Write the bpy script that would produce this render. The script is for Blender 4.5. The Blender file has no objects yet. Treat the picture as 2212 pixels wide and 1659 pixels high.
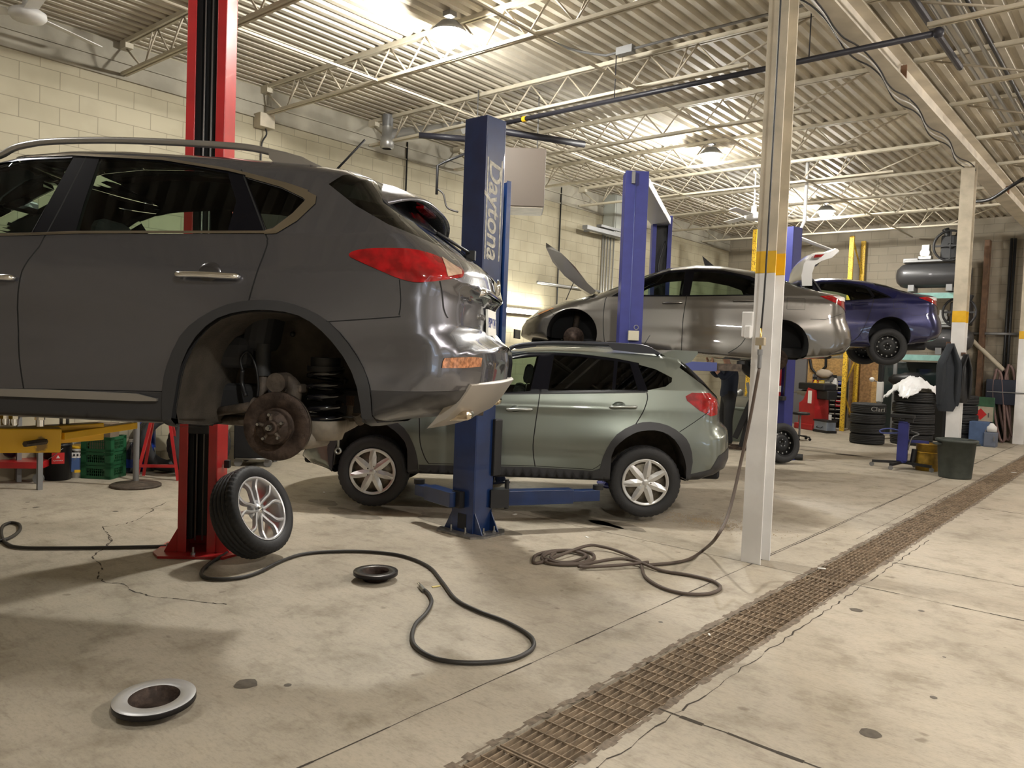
import bpy, bmesh, math, random
import numpy as np
from mathutils import Vector, Matrix, geometry
random.seed(7)
S = bpy.context.scene
COL = S.collection
R_ = math.radians
# ------------------------------------------------------------------ camera
F_PX, YAW, PITCH, ROLL, HC = 1689.13, -0.698705, -0.0420378, 0.0380692, 1.6
_f = np.array([math.sin(YAW)*math.cos(PITCH), math.cos(YAW)*math.cos(PITCH), math.sin(PITCH)])
_r = np.array([math.cos(YAW), -math.sin(YAW), 0.0]); _u = np.cross(_r, _f)
_c, _s = math.cos(ROLL), math.sin(ROLL)
CR, CU, CF = _c*_r+_s*_u, -_s*_r+_c*_u, _f
cam_d = bpy.data.cameras.new('camera'); cam = bpy.data.objects.new('camera', cam_d); COL.objects.link(cam)
cam_d.sensor_width = 36; cam_d.lens = F_PX/2212*36; cam_d.clip_start = 0.05; cam_d.clip_end = 100
cam.matrix_world = Matrix(((CR[0], CU[0], -CF[0], 0), (CR[1], CU[1], -CF[1], 0), (CR[2], CU[2], -CF[2], HC), (0, 0, 0, 1)))
S.camera = cam
S.view_settings.view_transform = 'Standard'; S.view_settings.look = 'None'; S.view_settings.gamma = 1
S.view_settings.use_curve_mapping = False
S.view_settings.exposure = 0.85
wd = bpy.data.worlds.new('world'); S.world = wd; wd.use_nodes = True
wd.node_tree.nodes['Background'].inputs[0].default_value = (0.75, 0.85, 1, 1)
wd.node_tree.nodes['Background'].inputs[1].default_value = 0.3
LAMP_SPOTS = [(-5.76, 5.66, 4.74), (-5.69, 11.4, 4.74), (-5.72, 16.85, 4.74)]     # lamps in view
LAMP_FILL = [(-5.7, -.1, 4.7), (1.6, -.1, 4.7), (1.6, 5.6, 4.7), (1.6, 11.3, 4.7), (1.6, 16.9, 4.7)]  # unseen lamps added as fill, carrying the grid on
LAMP_W = 420.0

C0 = np.array([0, 0, HC])
def ray(x, y): return CR*((x-1106)/F_PX) - CU*((y-829.5)/F_PX) + CF
def gp(x, y, z=0.0):
    r = ray(x, y); return Vector(C0 + r*((z-HC)/r[2]))
def dp(x, y, d): return Vector(C0 + ray(x, y)*d)
def pp(x, y, ax, val):
    r = ray(x, y); return Vector(C0 + r*((val-C0[ax])/r[ax]))
def lp(x, y, p0, hdg):            # ray meets the vertical plane through p0 whose horizontal run has this heading (deg)
    r = ray(x, y); h = R_(hdg); n = np.array([math.cos(h), -math.sin(h), 0])
    t = np.dot(np.array([p0[0], p0[1], 0])-C0*[1, 1, 0], n)/np.dot(r, n); return Vector(C0+r*t)

# ------------------------------------------------------------------ materials
MATS = {}
def mat(name, col=(.5, .5, .5), rough=.5, metal=0.0, coat=0.0, nz=0.0, nscale=6.0, bump=0.0, bscale=40.0, emit=None, estr=0.0, col2=None, spec=.5, trans=0.0, ior=1.45, flake=0.0):
    if name in MATS: return MATS[name]
    m = bpy.data.materials.new(name); m.use_nodes = True; MATS[name] = m
    nt = m.node_tree; N = nt.nodes; L = nt.links; b = N['Principled BSDF']
    b.inputs['Base Color'].default_value = (*col, 1); b.inputs['Roughness'].default_value = rough
    b.inputs['Metallic'].default_value = metal; b.inputs['Coat Weight'].default_value = coat
    b.inputs['Coat Roughness'].default_value = .03; b.inputs['Specular IOR Level'].default_value = spec
    b.inputs['Transmission Weight'].default_value = trans; b.inputs['IOR'].default_value = ior
    tc = N.new('ShaderNodeTexCoord')
    if emit:
        b.inputs['Emission Color'].default_value = (*emit, 1); b.inputs['Emission Strength'].default_value = estr
    if nz > 0 or col2:
        t = N.new('ShaderNodeTexNoise'); t.inputs['Scale'].default_value = nscale; t.inputs['Detail'].default_value = 6
        L.new(tc.outputs['Object'], t.inputs['Vector'])
        r = N.new('ShaderNodeValToRGB'); c2 = col2 or tuple(c*(1-nz) for c in col)
        r.color_ramp.elements[0].position = .38; r.color_ramp.elements[1].position = .66
        r.color_ramp.elements[0].color = (*c2, 1); r.color_ramp.elements[1].color = (*col, 1)
        L.new(t.outputs['Fac'], r.inputs['Fac']); L.new(r.outputs['Color'], b.inputs['Base Color'])
    if bump > 0:
        t = N.new('ShaderNodeTexNoise'); t.inputs['Scale'].default_value = bscale; t.inputs['Detail'].default_value = 4
        L.new(tc.outputs['Object'], t.inputs['Vector'])
        bp = N.new('ShaderNodeBump'); bp.inputs['Strength'].default_value = bump; bp.inputs['Distance'].default_value = .01
        L.new(t.outputs['Fac'], bp.inputs['Height']); L.new(bp.outputs['Normal'], b.inputs['Normal'])
    if flake > 0:
        t = N.new('ShaderNodeTexNoise'); t.inputs['Scale'].default_value = 900; t.inputs['Detail'].default_value = 1
        L.new(tc.outputs['Object'], t.inputs['Vector'])
        bp = N.new('ShaderNodeBump'); bp.inputs['Strength'].default_value = flake; bp.inputs['Distance'].default_value = .001
        L.new(t.outputs['Fac'], bp.inputs['Height']); L.new(bp.outputs['Normal'], b.inputs['Normal'])
    return m
def glass(name, tint, refl=.5):
    if name in MATS: return MATS[name]
    m = bpy.data.materials.new(name); m.use_nodes = True; MATS[name] = m
    nt = m.node_tree; N = nt.nodes; L = nt.links; N.remove(N['Principled BSDF'])
    tr = N.new('ShaderNodeBsdfTransparent'); tr.inputs[0].default_value = (*tint, 1)
    gl = N.new('ShaderNodeBsdfGlossy'); gl.inputs['Roughness'].default_value = .01; gl.inputs[0].default_value = (.95*refl, .97*refl, refl, 1)
    fr = N.new('ShaderNodeFresnel'); fr.inputs[0].default_value = 1.5
    mx = N.new('ShaderNodeMixShader'); L.new(fr.outputs[0], mx.inputs[0]); L.new(tr.outputs[0], mx.inputs[1]); L.new(gl.outputs[0], mx.inputs[2])
    L.new(mx.outputs[0], N['Material Output'].inputs['Surface']); return m

# ------------------------------------------------------------------ mesh builder
def v3(p): return Vector((p[0], p[1], p[2]))
def basis(d):
    d = v3(d).normalized(); a = Vector((0, 0, 1)) if abs(d.z) < .9 else Vector((1, 0, 0))
    x = d.cross(a).normalized(); return x, x.cross(d).normalized(), d     # side, up, along
def rzm(a): return Matrix.Rotation(a, 3, 'Z')
def catmull(pts, n=8, closed=False):
    P = [v3(p) for p in pts]; out = []; m = len(P)
    for i in range(m if closed else m-1):
        a, b, c, d = (P[(i-1) % m], P[i], P[(i+1) % m], P[(i+2) % m]) if closed else (P[max(i-1, 0)], P[i], P[i+1], P[min(i+2, m-1)])
        for k in range(n):
            t = k/n; out.append(.5*((2*b)+(c-a)*t+(2*a-5*b+4*c-d)*t*t+(3*b-a-3*c+d)*t**3))
    if not closed: out.append(P[-1])
    return out
class MB:
    def __init__(s): s.v = []; s.f = []; s.m = []; s.sm = []
    def add(s, vs, fs, mi=0, sm=False):
        o = len(s.v); s.v += [v3(p) for p in vs]
        for f in fs: s.f.append([i+o for i in f]); s.m.append(mi); s.sm.append(sm)
        return s
    def box(s, c, d, rz=0, mi=0, M=None):
        hx, hy, hz = d[0]/2, d[1]/2, d[2]/2; M = M or rzm(rz); c = v3(c)
        vs = [c+M@Vector((x*hx, y*hy, z*hz)) for z in (-1, 1) for y in (-1, 1) for x in (-1, 1)]
        return s.add(vs, [(0, 2, 3, 1), (4, 5, 7, 6), (0, 1, 5, 4), (2, 6, 7, 3), (0, 4, 6, 2), (1, 3, 7, 5)], mi)
    def bar(s, a, b, w, h, mi=0):
        a, b = v3(a), v3(b); x, y, z = basis(b-a)
        M = Matrix((x, z, y)).transposed()
        return s.box((a+b)/2, (w, (b-a).length, h), M=M, mi=mi)
    def tube(s, pts, r, seg=8, mi=0, closed=False, cap=True):
        P = [v3(p) for p in pts]; n = len(P); rs = r if isinstance(r, (list, tuple)) else [r]*n
        vs = []; fs = []; px = None
        for i in range(n):
            d = (P[(i+1) % n]-P[i-1]) if closed else (P[min(i+1, n-1)]-P[max(i-1, 0)])
            if d.length < 1e-9: d = Vector((0, 0, 1))
            d.normalize()
            if px is None: x, y, _ = basis(d)
            else:
                x = px-d*px.dot(d); x = x.normalized() if x.length > 1e-6 else basis(d)[0]; y = d.cross(x)*-1
            y = x.cross(d); px = x
            for k in range(seg):
                a = 2*math.pi*k/seg; vs.append(P[i]+(x*math.cos(a)+y*math.sin(a))*rs[i])
        for i in range(n if closed else n-1):
            for k in range(seg):
                j = (i+1) % n; fs.append((i*seg+k, i*seg+(k+1) % seg, j*seg+(k+1) % seg, j*seg+k))
        if cap and not closed: fs.append(tuple(range(seg))[::-1]); fs.append(tuple((n-1)*seg+k for k in range(seg)))
        return s.add(vs, fs, mi, True)
    def cyl(s, a, b, r, r2=None, seg=16, mi=0):
        a, b = v3(a), v3(b); x, y, z = basis(b-a); r2 = r if r2 is None else r2; vs = []
        for p, q in ((a, r), (b, r2)):
            for k in range(seg):
                t = 2*math.pi*k/seg; vs.append(p+(x*math.cos(t)+y*math.sin(t))*q)
        s.add(vs, [(k, (k+1) % seg, seg+(k+1) % seg, seg+k) for k in range(seg)], mi, seg > 6)
        return s.add(vs, [tuple(range(seg))[::-1], tuple(range(seg, 2*seg))], mi)
    def lathe(s, prof, c=(0, 0, 0), ax=(0, 0, 1), seg=32, mi=0, closed=False, sm=True, mis=None):
        x, y, z = basis(ax); c = v3(c); vs = []; fs = []; n = len(prof)
        for r, h in prof:
            for k in range(seg):
                t = 2*math.pi*k/seg; vs.append(c+(x*math.cos(t)+y*math.sin(t))*max(r, 1e-5)+z*h)
        for i in range(n if closed else n-1):
            j = (i+1) % n; f_ = [(i*seg+k, i*seg+(k+1) % seg, j*seg+(k+1) % seg, j*seg+k) for k in range(seg)]
            if mis:
                o = len(s.v)
                for f in f_: fs.append((f, mis[i]))
            else: fs += [(f, mi) for f in f_]
        o = len(s.v); s.v += vs
        for f, m_ in fs: s.f.append([i+o for i in f]); s.m.append(m_); s.sm.append(sm)
        return s
    def prism(s, poly, a, b, mp, mi=0, sm=False, caps=True):      # poly 2d list, extruded from a to b, mp(u,v,w)->xyz
        n = len(poly); vs = [mp(u, v, a) for u, v in poly]+[mp(u, v, b) for u, v in poly]
        s.add(vs, [(i, (i+1) % n, n+(i+1) % n, n+i) for i in range(n)], mi, sm)
        if caps: s.add(vs, [tuple(range(n))[::-1], tuple(range(n, 2*n))], mi)
        return s
    def sphere(s, c, r, seg=16, mi=0, sc=(1, 1, 1)):
        n = seg//2; o = len(s.v); c = v3(c)
        pr = [(math.sin(math.pi*i/n), -math.cos(math.pi*i/n)) for i in range(n+1)]
        s.lathe([(max(q[0], 1e-4), q[1]) for q in pr], seg=seg, mi=mi)
        for i in range(o, len(s.v)): p = s.v[i]; s.v[i] = Vector((p.x*r*sc[0], p.y*r*sc[1], p.z*r*sc[2]))+c
        return s
    def xf(s, f): s.v = [v3(f(p)) for p in s.v]; return s
    def build(s, name, mats, parent=None, world=False, bev=0, label=None, sm=None, sub=0, wn=False):
        me = bpy.data.meshes.new(name)
        vs = s.v
        org = Vector((0, 0, 0))
        if parent is None:
            xs = [p.x for p in vs]; ys = [p.y for p in vs]; zs = [p.z for p in vs]
            org = Vector(((min(xs)+max(xs))/2, (min(ys)+max(ys))/2, min(zs))); vs = [p-org for p in vs]
        elif world:
            Mi = tinv(parent); vs = [Mi @ p for p in vs]
        me.from_pydata([tuple(p) for p in vs], [], s.f)
        mats = mats if isinstance(mats, (list, tuple)) else [mats]
        for m in mats: me.materials.append(m)
        me.polygons.foreach_set('material_index', s.m)
        me.polygons.foreach_set('use_smooth', s.sm if sm is None else [sm]*len(s.f))
        bm = bmesh.new(); bm.from_mesh(me); bmesh.ops.recalc_face_normals(bm, faces=bm.faces); bm.to_mesh(me); bm.free()
        me.update()
        o = bpy.data.objects.new(name, me); COL.objects.link(o); o.location = org
        if parent: o.parent = parent
        if bev:
            b = o.modifiers.new('b', 'BEVEL'); b.width = bev; b.segments = 2; b.limit_method = 'ANGLE'; b.angle_limit = R_(40)
        if sub:
            b = o.modifiers.new('s', 'SUBSURF'); b.levels = sub; b.render_levels = sub
        if label: o['label'] = label
        return o
def tmat(o):
    M = Matrix.Translation(o.location) @ o.rotation_euler.to_matrix().to_4x4()
    return tmat(o.parent) @ M if o.parent else M
def tinv(o): return tmat(o).inverted()
def tag(o, label=None, cat=None, group=None, kind=None):
    if label: o['label'] = label
    if cat: o['category'] = cat
    if group: o['group'] = group
    if kind: o['kind'] = kind
    return o
def thing(name, label, cat, loc=(0, 0, 0), rz=0, group=None):
    o = bpy.data.objects.new(name, None); COL.objects.link(o); o.empty_display_size = .1
    o.location = v3(loc); o.rotation_euler = (0, 0, rz); return tag(o, label, cat, group)
def copy_tree(o, parent=None):
    c = o.copy(); COL.objects.link(c); c.parent = parent
    for ch in [k for k in ALLC if k.parent == o] if False else list(o.children): copy_tree(ch, c)
    return c
def struct(name, mb, m, **k): return tag(mb.build(name, m, **k), kind='structure')
ORD = ['first', 'second', 'third', 'fourth', 'fifth', 'sixth', 'seventh', 'eighth', 'ninth', 'tenth', 'eleventh', 'twelfth', 'thirteenth', 'fourteenth']

# common materials
M_black = mat('black_plastic', (.012, .012, .013), .45)
M_rub = mat('rubber', (.018, .018, .019), .62, bump=.15, bscale=60)
M_steel = mat('steel', (.35, .35, .34), .35, 1)
M_chrome = mat('chrome', (.85, .85, .84), .07, 1)
M_rust = mat('rusty_iron', (.075, .05, .038), .6, .5, nz=.6, nscale=25, bump=.3, bscale=80)
M_dirt = mat('dirty_cast_metal', (.11, .085, .065), .65, .3, nz=.5, nscale=18, bump=.3, bscale=60)
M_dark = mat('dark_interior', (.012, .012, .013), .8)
M_cream = mat('aged_cream_paint', (.54, .48, .37), .55, nz=.25, nscale=5)
M_white = mat('white_paint', (.72, .71, .69), .5, nz=.12, nscale=4)
M_yel = mat('yellow_paint', (.72, .42, .015), .45, nz=.15, nscale=9)
M_red = mat('red_paint', (.42, .018, .02), .3, nz=.2, nscale=5, coat=.3)
M_blue = mat('dark_blue_paint', (.006, .024, .095), .35, nz=.3, nscale=6, coat=.3)
M_blue2 = mat('violet_blue_paint', (.028, .034, .19), .5, nz=.12, nscale=8)
M_blue3 = mat('slate_blue_paint', (.06, .08, .25), .45)
M_osb = mat('osb_board', (.55, .33, .12), .7, nz=.35, nscale=22)
M_grey = mat('grey_metal', (.2, .2, .2), .45, .4)
M_paper = mat('paper_white', (.8, .79, .74), .8)
# ------------------------------------------------------------------ the hall
XL, XR, YF, YB, ZC = -9.5, 6.0, -4.0, 20.4, 5.0
BX = -2.45                                  # line of the steel beam and columns
DX0, DX1 = -2.015, -1.695                   # drain trench
def floor_mat():
    m = bpy.data.materials.new('stained_concrete'); m.use_nodes = True; nt = m.node_tree; N = nt.nodes; L = nt.links; b = N['Principled BSDF']
    tc = N.new('ShaderNodeTexCoord')
    def noise(scale, detail=6, sc=(1, 1, 1), rough=.55):
        mp = N.new('ShaderNodeMapping'); mp.inputs['Scale'].default_value = sc; L.new(tc.outputs['Object'], mp.inputs[0])
        t = N.new('ShaderNodeTexNoise'); t.inputs['Scale'].default_value = scale; t.inputs['Detail'].default_value = detail; t.inputs['Roughness'].default_value = rough
        L.new(mp.outputs[0], t.inputs['Vector']); return t
    def ramp(src, stops):
        r = N.new('ShaderNodeValToRGB'); e = r.color_ramp.elements
        e[0].position, e[0].color = stops[0][0], (*stops[0][1], 1); e[1].position, e[1].color = stops[-1][0], (*stops[-1][1], 1)
        for p, c in stops[1:-1]: q = e.new(p); q.color = (*c, 1)
        L.new(src, r.inputs[0]); return r
    def mul(a, bb, f=1.0):
        x = N.new('ShaderNodeMix'); x.data_type = 'RGBA'; x.blend_type = 'MULTIPLY'; x.inputs[0].default_value = f
        L.new(a, x.inputs[6]); L.new(bb, x.inputs[7]); return x.outputs[2]
    base = ramp(noise(.55, 5).outputs[0], [(.3, (.345, .305, .24)), (.5, (.42, .372, .295)), (.72, (.465, .412, .33))])
    med = ramp(noise(3.2, 9, (1, 1, 1), .68).outputs[0], [(.34, (.70, .68, .65)), (.5, (.97, .97, .97)), (.7, (1.06, 1.05, 1.03))])
    fine = ramp(noise(38, 4, (1, 2.2, 1), .7).outputs[0], [(.3, (.8, .8, .78)), (.5, (1, 1, 1)), (.75, (1.08, 1.08, 1.06))])
    spots = ramp(noise(9, 2, (1, 1, 1), .4).outputs[0], [(.22, (.45, .42, .38)), (.28, (1, 1, 1)), (.9, (1, 1, 1))])
    scr = ramp(noise(14, 3, (.35, 1.6, 1), .8).outputs[0], [(.3, (.82, .8, .77)), (.46, (1, 1, 1)), (.9, (1.03, 1.03, 1.02))])
    c = mul(mul(mul(mul(base.outputs[0], med.outputs[0]), fine.outputs[0], .8), spots.outputs[0], .7), scr.outputs[0], .8)
    L.new(c, b.inputs['Base Color'])
    rr = N.new('ShaderNodeMapRange'); rr.inputs[3].default_value = .42; rr.inputs[4].default_value = .75
    L.new(noise(2.3, 5).outputs[0], rr.inputs[0]); L.new(rr.outputs[0], b.inputs['Roughness']); b.inputs['Specular IOR Level'].default_value = .35
    bp = N.new('ShaderNodeBump'); bp.inputs['Strength'].default_value = .12; bp.inputs['Distance'].default_value = .01
    L.new(noise(45, 5).outputs[0], bp.inputs['Height']); L.new(bp.outputs[0], b.inputs['Normal'])
    return m
M_floor = floor_mat()
M_joint = mat('floor_joint_dirt', (.055, .045, .034), .9)
def strip(mb, pts, w, z=.0012, mi=1, jag=0):
    P = [Vector((p[0], p[1], 0)) for p in pts]
    for i in range(len(P)-1):
        a, b = P[i], P[i+1]; d = (b-a)
        if d.length < 1e-5: continue
        n = Vector((-d.y, d.x, 0)).normalized()*w*(.5+random.uniform(-jag, jag))
        mb.add([a-n+Vector((0, 0, z)), b-n+Vector((0, 0, z)), b+n+Vector((0, 0, z)), a+n+Vector((0, 0, z))], [(0, 1, 2, 3)], mi)
def jagged(a, b, n, amp):
    a, b = Vector(a), Vector(b); d = (b-a); q = Vector((-d.y, d.x, 0)).normalized()
    return [a+d*(i/n)+q*(random.uniform(-amp, amp) if 0 < i < n else 0) for i in range(n+1)]
mb = MB()
def slab(x0, x1, y0, y1):
    mb.box(((x0+x1)/2, (y0+y1)/2, -.15), (x1-x0, y1-y0, .3))
slab(XL-.3, DX0, YF, YB+.2); slab(DX1, XR+.2, YF, YB+.2)
# saw joints (left of the drain, running with the drain and across it)
xj = gp(1200, 1409).x; strip(mb, jagged((xj, -3, 0), (xj, 20, 0), 120, .004), .008, jag=.3)
xj2 = gp(1700, 1184).x
strip(mb, jagged((xj2-.02, gp(1667, 1199).y, 0), (xj2, 20, 0), 60, .003), .007)
yj = gp(1400, 1167).y; strip(mb, jagged((-5.5, yj, 0), (DX0, yj-.05, 0), 40, .004), .007)
strip(mb, jagged((XL, 12.9, 0), (DX0, 12.9, 0), 60, .004), .008)
for k, (px, py, w) in enumerate([(1560, 1583, .016), (1960, 1288, .01), (2060, 1240, .01), (2160, 1104, .012)]):
    y = gp(px, py).y; strip(mb, jagged((DX1, y+.01, 0), (XR, y-.04, 0), 70, .006 if k == 0 else .003), w, jag=.35)
for xx, sg_ in ((DX0, -1), (DX1, 1)):
    P_ = jagged((xx+sg_*.012, -1.5, 0), (xx+sg_*.012, 19, 0), 420, .007); strip(mb, P_, .03, z=.0008, mi=4, jag=.35)
strip(mb, jagged((DX1+.09, -1, 0), (DX1+.075, 8, 0), 120, .012), .006, jag=.4)
strip(mb, jagged((DX0-.1, 7.5, 0), (DX0-.09, 12.5, 0), 60, .006), .005, jag=.3)
# cracks
for pts in ([(232, 1150), (240, 1168), (228, 1182), (199, 1203), (220, 1227), (211, 1248), (228, 1258), (268, 1262), (293, 1280), (325, 1288), (386, 1294), (447, 1302), (500, 1307)],
            [(367, 1082), (329, 1098), (332, 1102), (294, 1124), (266, 1133), (221, 1138), (234, 1155), (242, 1166), (228, 1184)]):
    P = [gp(*p) for p in pts]; Q = []
    for a, b in zip(P, P[1:]): Q += jagged(a, b, 5, .012)[:-1]
    strip(mb, Q, .007, jag=.45)
# round oil spots
M_oil = mat('oil_stain', (.14, .12, .095), .55, nz=.3, nscale=30)
for px, py, r in [(532, 1477, .055), (622, 1480, .018), (1427, 1344, .014), (2040, 1420, .01), (2017, 1507, .017), (78, 1096, .03), (60, 1085, .02), (1990, 1320, .02), (1880, 1585, .045), (1850, 1318, .04), (250, 1105, .025)]:
    c = gp(px, py); a = [Vector((c.x+r*random.uniform(.85, 1.15)*math.cos(t*.45), c.y+r*random.uniform(.85, 1.15)*math.sin(t*.45), .0014)) for t in range(14)]
    mb.add(a, [tuple(range(14))], 2)
for px, py, rx, ry in [(1740, 965, .5, .12), (1850, 985, .35, .1), (1790, 978, .6, .08), (1240, 1120, .5, .16), (1335, 1135, .3, .12), (760, 1110, .35, .14), (700, 1085, .2, .1), (1000, 1130, .6, .2)]:  # shade under the cars, painted on the floor as darker patches
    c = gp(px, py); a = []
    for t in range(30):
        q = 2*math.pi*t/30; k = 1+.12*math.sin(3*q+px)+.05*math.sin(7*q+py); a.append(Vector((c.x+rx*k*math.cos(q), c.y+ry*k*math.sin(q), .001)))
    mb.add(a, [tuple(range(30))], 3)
M_shade = mat('damp_concrete', (.26, .225, .175), .55, nz=.3, nscale=14)
struct('floor', mb, [M_floor, M_joint, M_oil, M_shade, mat('edge_grime', (.24, .19, .14), .8, nz=.45, nscale=30)])
M_trench = mat('trench_dirt', (.055, .042, .03), .9, nz=.5, nscale=12)
mb = MB(); yc = (YF+YB)/2; ln = YB-YF
mb.box(((DX0+DX1)/2, yc, -.34), (.32, ln, .08)); struct('trim_1', mb, M_trench)
# drain grates, each panel a thing
M_grate = mat('rusty_grate', (.42, .32, .22), .65, .3, nz=.5, nscale=14)
edges = [gp(985, 1655).y-1.85, gp(1069, 1604).y, gp(1580, 1332).y, gp(1753, 1245).y, gp(1997, 1106).y, gp(2135, 1029.5).y]
st = edges[2]-edges[1]; edges += [edges[-1]+st*k for k in range(1, 4)]
for k in range(len(edges)-1):
    y0, y1 = edges[k]+.006, edges[k+1]-.006
    if y0 > YB: break
    t = thing('drain_grate', '%s rusty steel drain grate panel of the floor trench, counted from the nearest' % ORD[k], 'grate', (DX0+.16, (y0+y1)/2, 0), 0, 'drain grates in the floor trench')
    m1 = MB(); m2 = MB(); nb = 10
    off = .012*math.sin(k*2.1)
    for i in range(nb):
        x = -.145+.29*i/(nb-1)+off*.3; m1.box((x, 0, -.018), (.0045, y1-y0, .026))
    n = int((y1-y0)/.098)
    for i in range(n+1):
        y = -(y1-y0)/2+.004+(y1-y0-.008)*i/n; m2.box((off*.3, y, -.007), (.3, .006 if i % n else .009, .009))
    m1.build('bearing_bars', M_grate, t); m2.build('cross_rods', M_grate, t)
# walls
def wall_mat(name, col, axis, mortar=.62):
    m = bpy.data.materials.new(name); m.use_nodes = True; nt = m.node_tree; N = nt.nodes; L = nt.links; b = N['Principled BSDF']
    tc = N.new('ShaderNodeTexCoord'); sp = N.new('ShaderNodeSeparateXYZ'); cb = N.new('ShaderNodeCombineXYZ')
    ge = N.new('ShaderNodeNewGeometry'); L.new(ge.outputs['Position'], sp.inputs[0]); L.new(sp.outputs[axis], cb.inputs[0]); L.new(sp.outputs[2], cb.inputs[1])
    br = N.new('ShaderNodeTexBrick'); br.inputs['Scale'].default_value = 1; br.inputs['Brick Width'].default_value = .40; br.inputs['Row Height'].default_value = .1943
    br.inputs['Mortar Size'].default_value = .0045; br.inputs['Mortar Smooth'].default_value = .3; br.inputs['Bias'].default_value = -.2
    br.inputs['Color1'].default_value = (*col, 1); br.inputs['Color2'].default_value = (*[c*.93 for c in col], 1); br.inputs['Mortar'].default_value = (*[c*mortar for c in col], 1)
    L.new(cb.outputs[0], br.inputs['Vector'])
    t = N.new('ShaderNodeTexNoise'); t.inputs['Scale'].default_value = 1.1; t.inputs['Detail'].default_value = 8; L.new(ge.outputs['Position'], t.inputs['Vector'])
    r = N.new('ShaderNodeValToRGB'); r.color_ramp.elements[0].position = .3; r.color_ramp.elements[0].color = (.72, .7, .66, 1); r.color_ramp.elements[1].position = .62; r.color_ramp.elements[1].color = (1, 1, 1, 1)
    L.new(t.outputs[0], r.inputs[0])
    x = N.new('ShaderNodeMix'); x.data_type = 'RGBA'; x.blend_type = 'MULTIPLY'; x.inputs[0].default_value = 1; L.new(br.outputs[0], x.inputs[6]); L.new(r.outputs[0], x.inputs[7])
    L.new(x.outputs[2], b.inputs['Base Color']); b.inputs['Roughness'].default_value = .7
    bp = N.new('ShaderNodeBump'); bp.inputs['Strength'].default_value = .5; bp.inputs['Distance'].default_value = .006; bp.invert = True
    L.new(br.outputs['Fac'], bp.inputs['Height']); L.new(bp.outputs[0], b.inputs['Normal']); return m
M_block = wall_mat('painted_block_wall', (.40, .36, .255), 1)
M_block2 = wall_mat('grimy_block_wall', (.25, .215, .16), 0)
M_band = mat('grimy_cream_band', (.38, .35, .28), .75, nz=.3, nscale=2)
mb = MB().box((XL-.1, yc, ZC/2+.15), (.2, ln, ZC+.3)); struct('wall_left', mb, M_block)
mb = MB().box(((XL+XR)/2, YB+.1, ZC/2+.15), (XR-XL, .2, ZC+.3)); struct('wall_back', mb, M_block2)
mb = MB().box((XR+.1, yc, ZC/2+.15), (.2, ln, ZC+.3)); struct('wall_right', mb, M_block)
mb = MB().box(((XL+XR)/2, YF-.1, ZC/2+.15), (XR-XL, .2, ZC+.3)); struct('wall_front', mb, M_block2)
mb = MB().box((XL+.012, yc, 4.875), (.024, ln, .21)); struct('trim_2', mb, M_band)
mb = MB().box((XL+.006, yc, 4.67), (.012, ln, .18)); mb.box((XL+.02, yc, 4.765), (.04, ln, .018)); mb.box((XL+.02, yc, 4.578), (.04, ln, .018)); struct('trim_3', mb, M_band)
# big daylight-toned overhead doors in the unseen right wall (seen only as reflections)
for i, y in enumerate((1.5, 7.5, 13.5)):
    mb = MB().box((XR-.03, y, 1.9), (.06, 3.6, 3.8)); mb2 = MB()
    struct('door_%d' % (i+1), mb, M_white)
    for j in range(4):
        mb2.box((XR-.065, y-1.35+.9*j, 2.1), (.02, .7, .4))
    struct('window_%d' % (i+1), mb2, mat('dusk_window', (.3, .4, .6), .2, emit=(.6, .78, 1), estr=2.5))
# corrugated roof deck
M_deck = mat('painted_roof_deck', (.60, .55, .45), .55, nz=.28, nscale=1.7)
mb = MB(); pitch = .152; x = XL; zs = []
while x < XR:
    zs += [(x, ZC), (x+.062, ZC), (x+.080, ZC+.045), (x+.134, ZC+.045)]; x += pitch
mb.add([(a, YF, z) for a, z in zs]+[(a, YB, z) for a, z in zs], [(i, i+1, len(zs)+i+1, len(zs)+i) for i in range(len(zs)-1)])
mb.box(((XL+XR)/2, yc, ZC+.15), (XR-XL, ln, .04))
struct('ceiling', mb, M_deck)
# joists
M_joist = mat('joist_cream_paint', (.55, .50, .39), .5, nz=.18, nscale=4)
def joist(y, x0, x1, left, label):
    t = thing('roof_joist', label, 'joist', (x0, y, ZC), 0, 'open web roof joists left of the beam' if left else 'open web roof joists right of the beam')
    L_ = x1-x0; top = MB(); bot = MB(); web = MB()
    for s in (-1, 1):
        top.box((L_/2, s*.026, -.022), (L_, .028, .044))
        b0, b1 = (0.0, L_-.95) if left else (.55, L_)
        if left: b0 = 0.02
        bot.box(((b0+b1)/2, s*.024, -.372), (b1-b0, .026, .034))
    top.box((.08 if left else L_-.08, 0, -.06), (.16, .09, .08))
    b0, b1 = (.55, L_-1.25) if left else (1.2, L_-.4)
    n = max(2, int(round((b1-b0)/.56))); st = (b1-b0)/n
    for i in range(n):
        xa = b0+st*i; a = Vector((xa, 0, -.36)); c = Vector((xa+st*.5, 0, -.045)); d = Vector((xa+st, 0, -.36))
        web.tube([a, c], .011, 6); web.tube([c, d], .011, 6)
        if i in (0, n-1): web.tube([(c.x-.12, 0, -.045), (a.x+.02, 0, -.36)], .009, 6)
    if left:
        web.tube([(.08, 0, -.09), (.45, 0, -.36)], .012, 6); web.tube([(b1, 0, -.36), (L_-.35, 0, -.05)], .012, 6)
    else:
        web.tube([(.2, 0, -.06), (1.15, 0, -.36)], .012, 6)
    top.build('top_chord', M_joist, t); bot.build('bottom_chord', M_joist, t); web.build('web_bars', mat('joist_rod_paint', (.40, .35, .27), .5), t)
JY = [4.06+1.83*k for k in range(-1, 9)]
for k, y in enumerate(JY):
    joist(y, XL+.02, BX-.08, True, '%s open web steel roof joist between block wall and beam, counted from the camera' % ORD[k])
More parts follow.
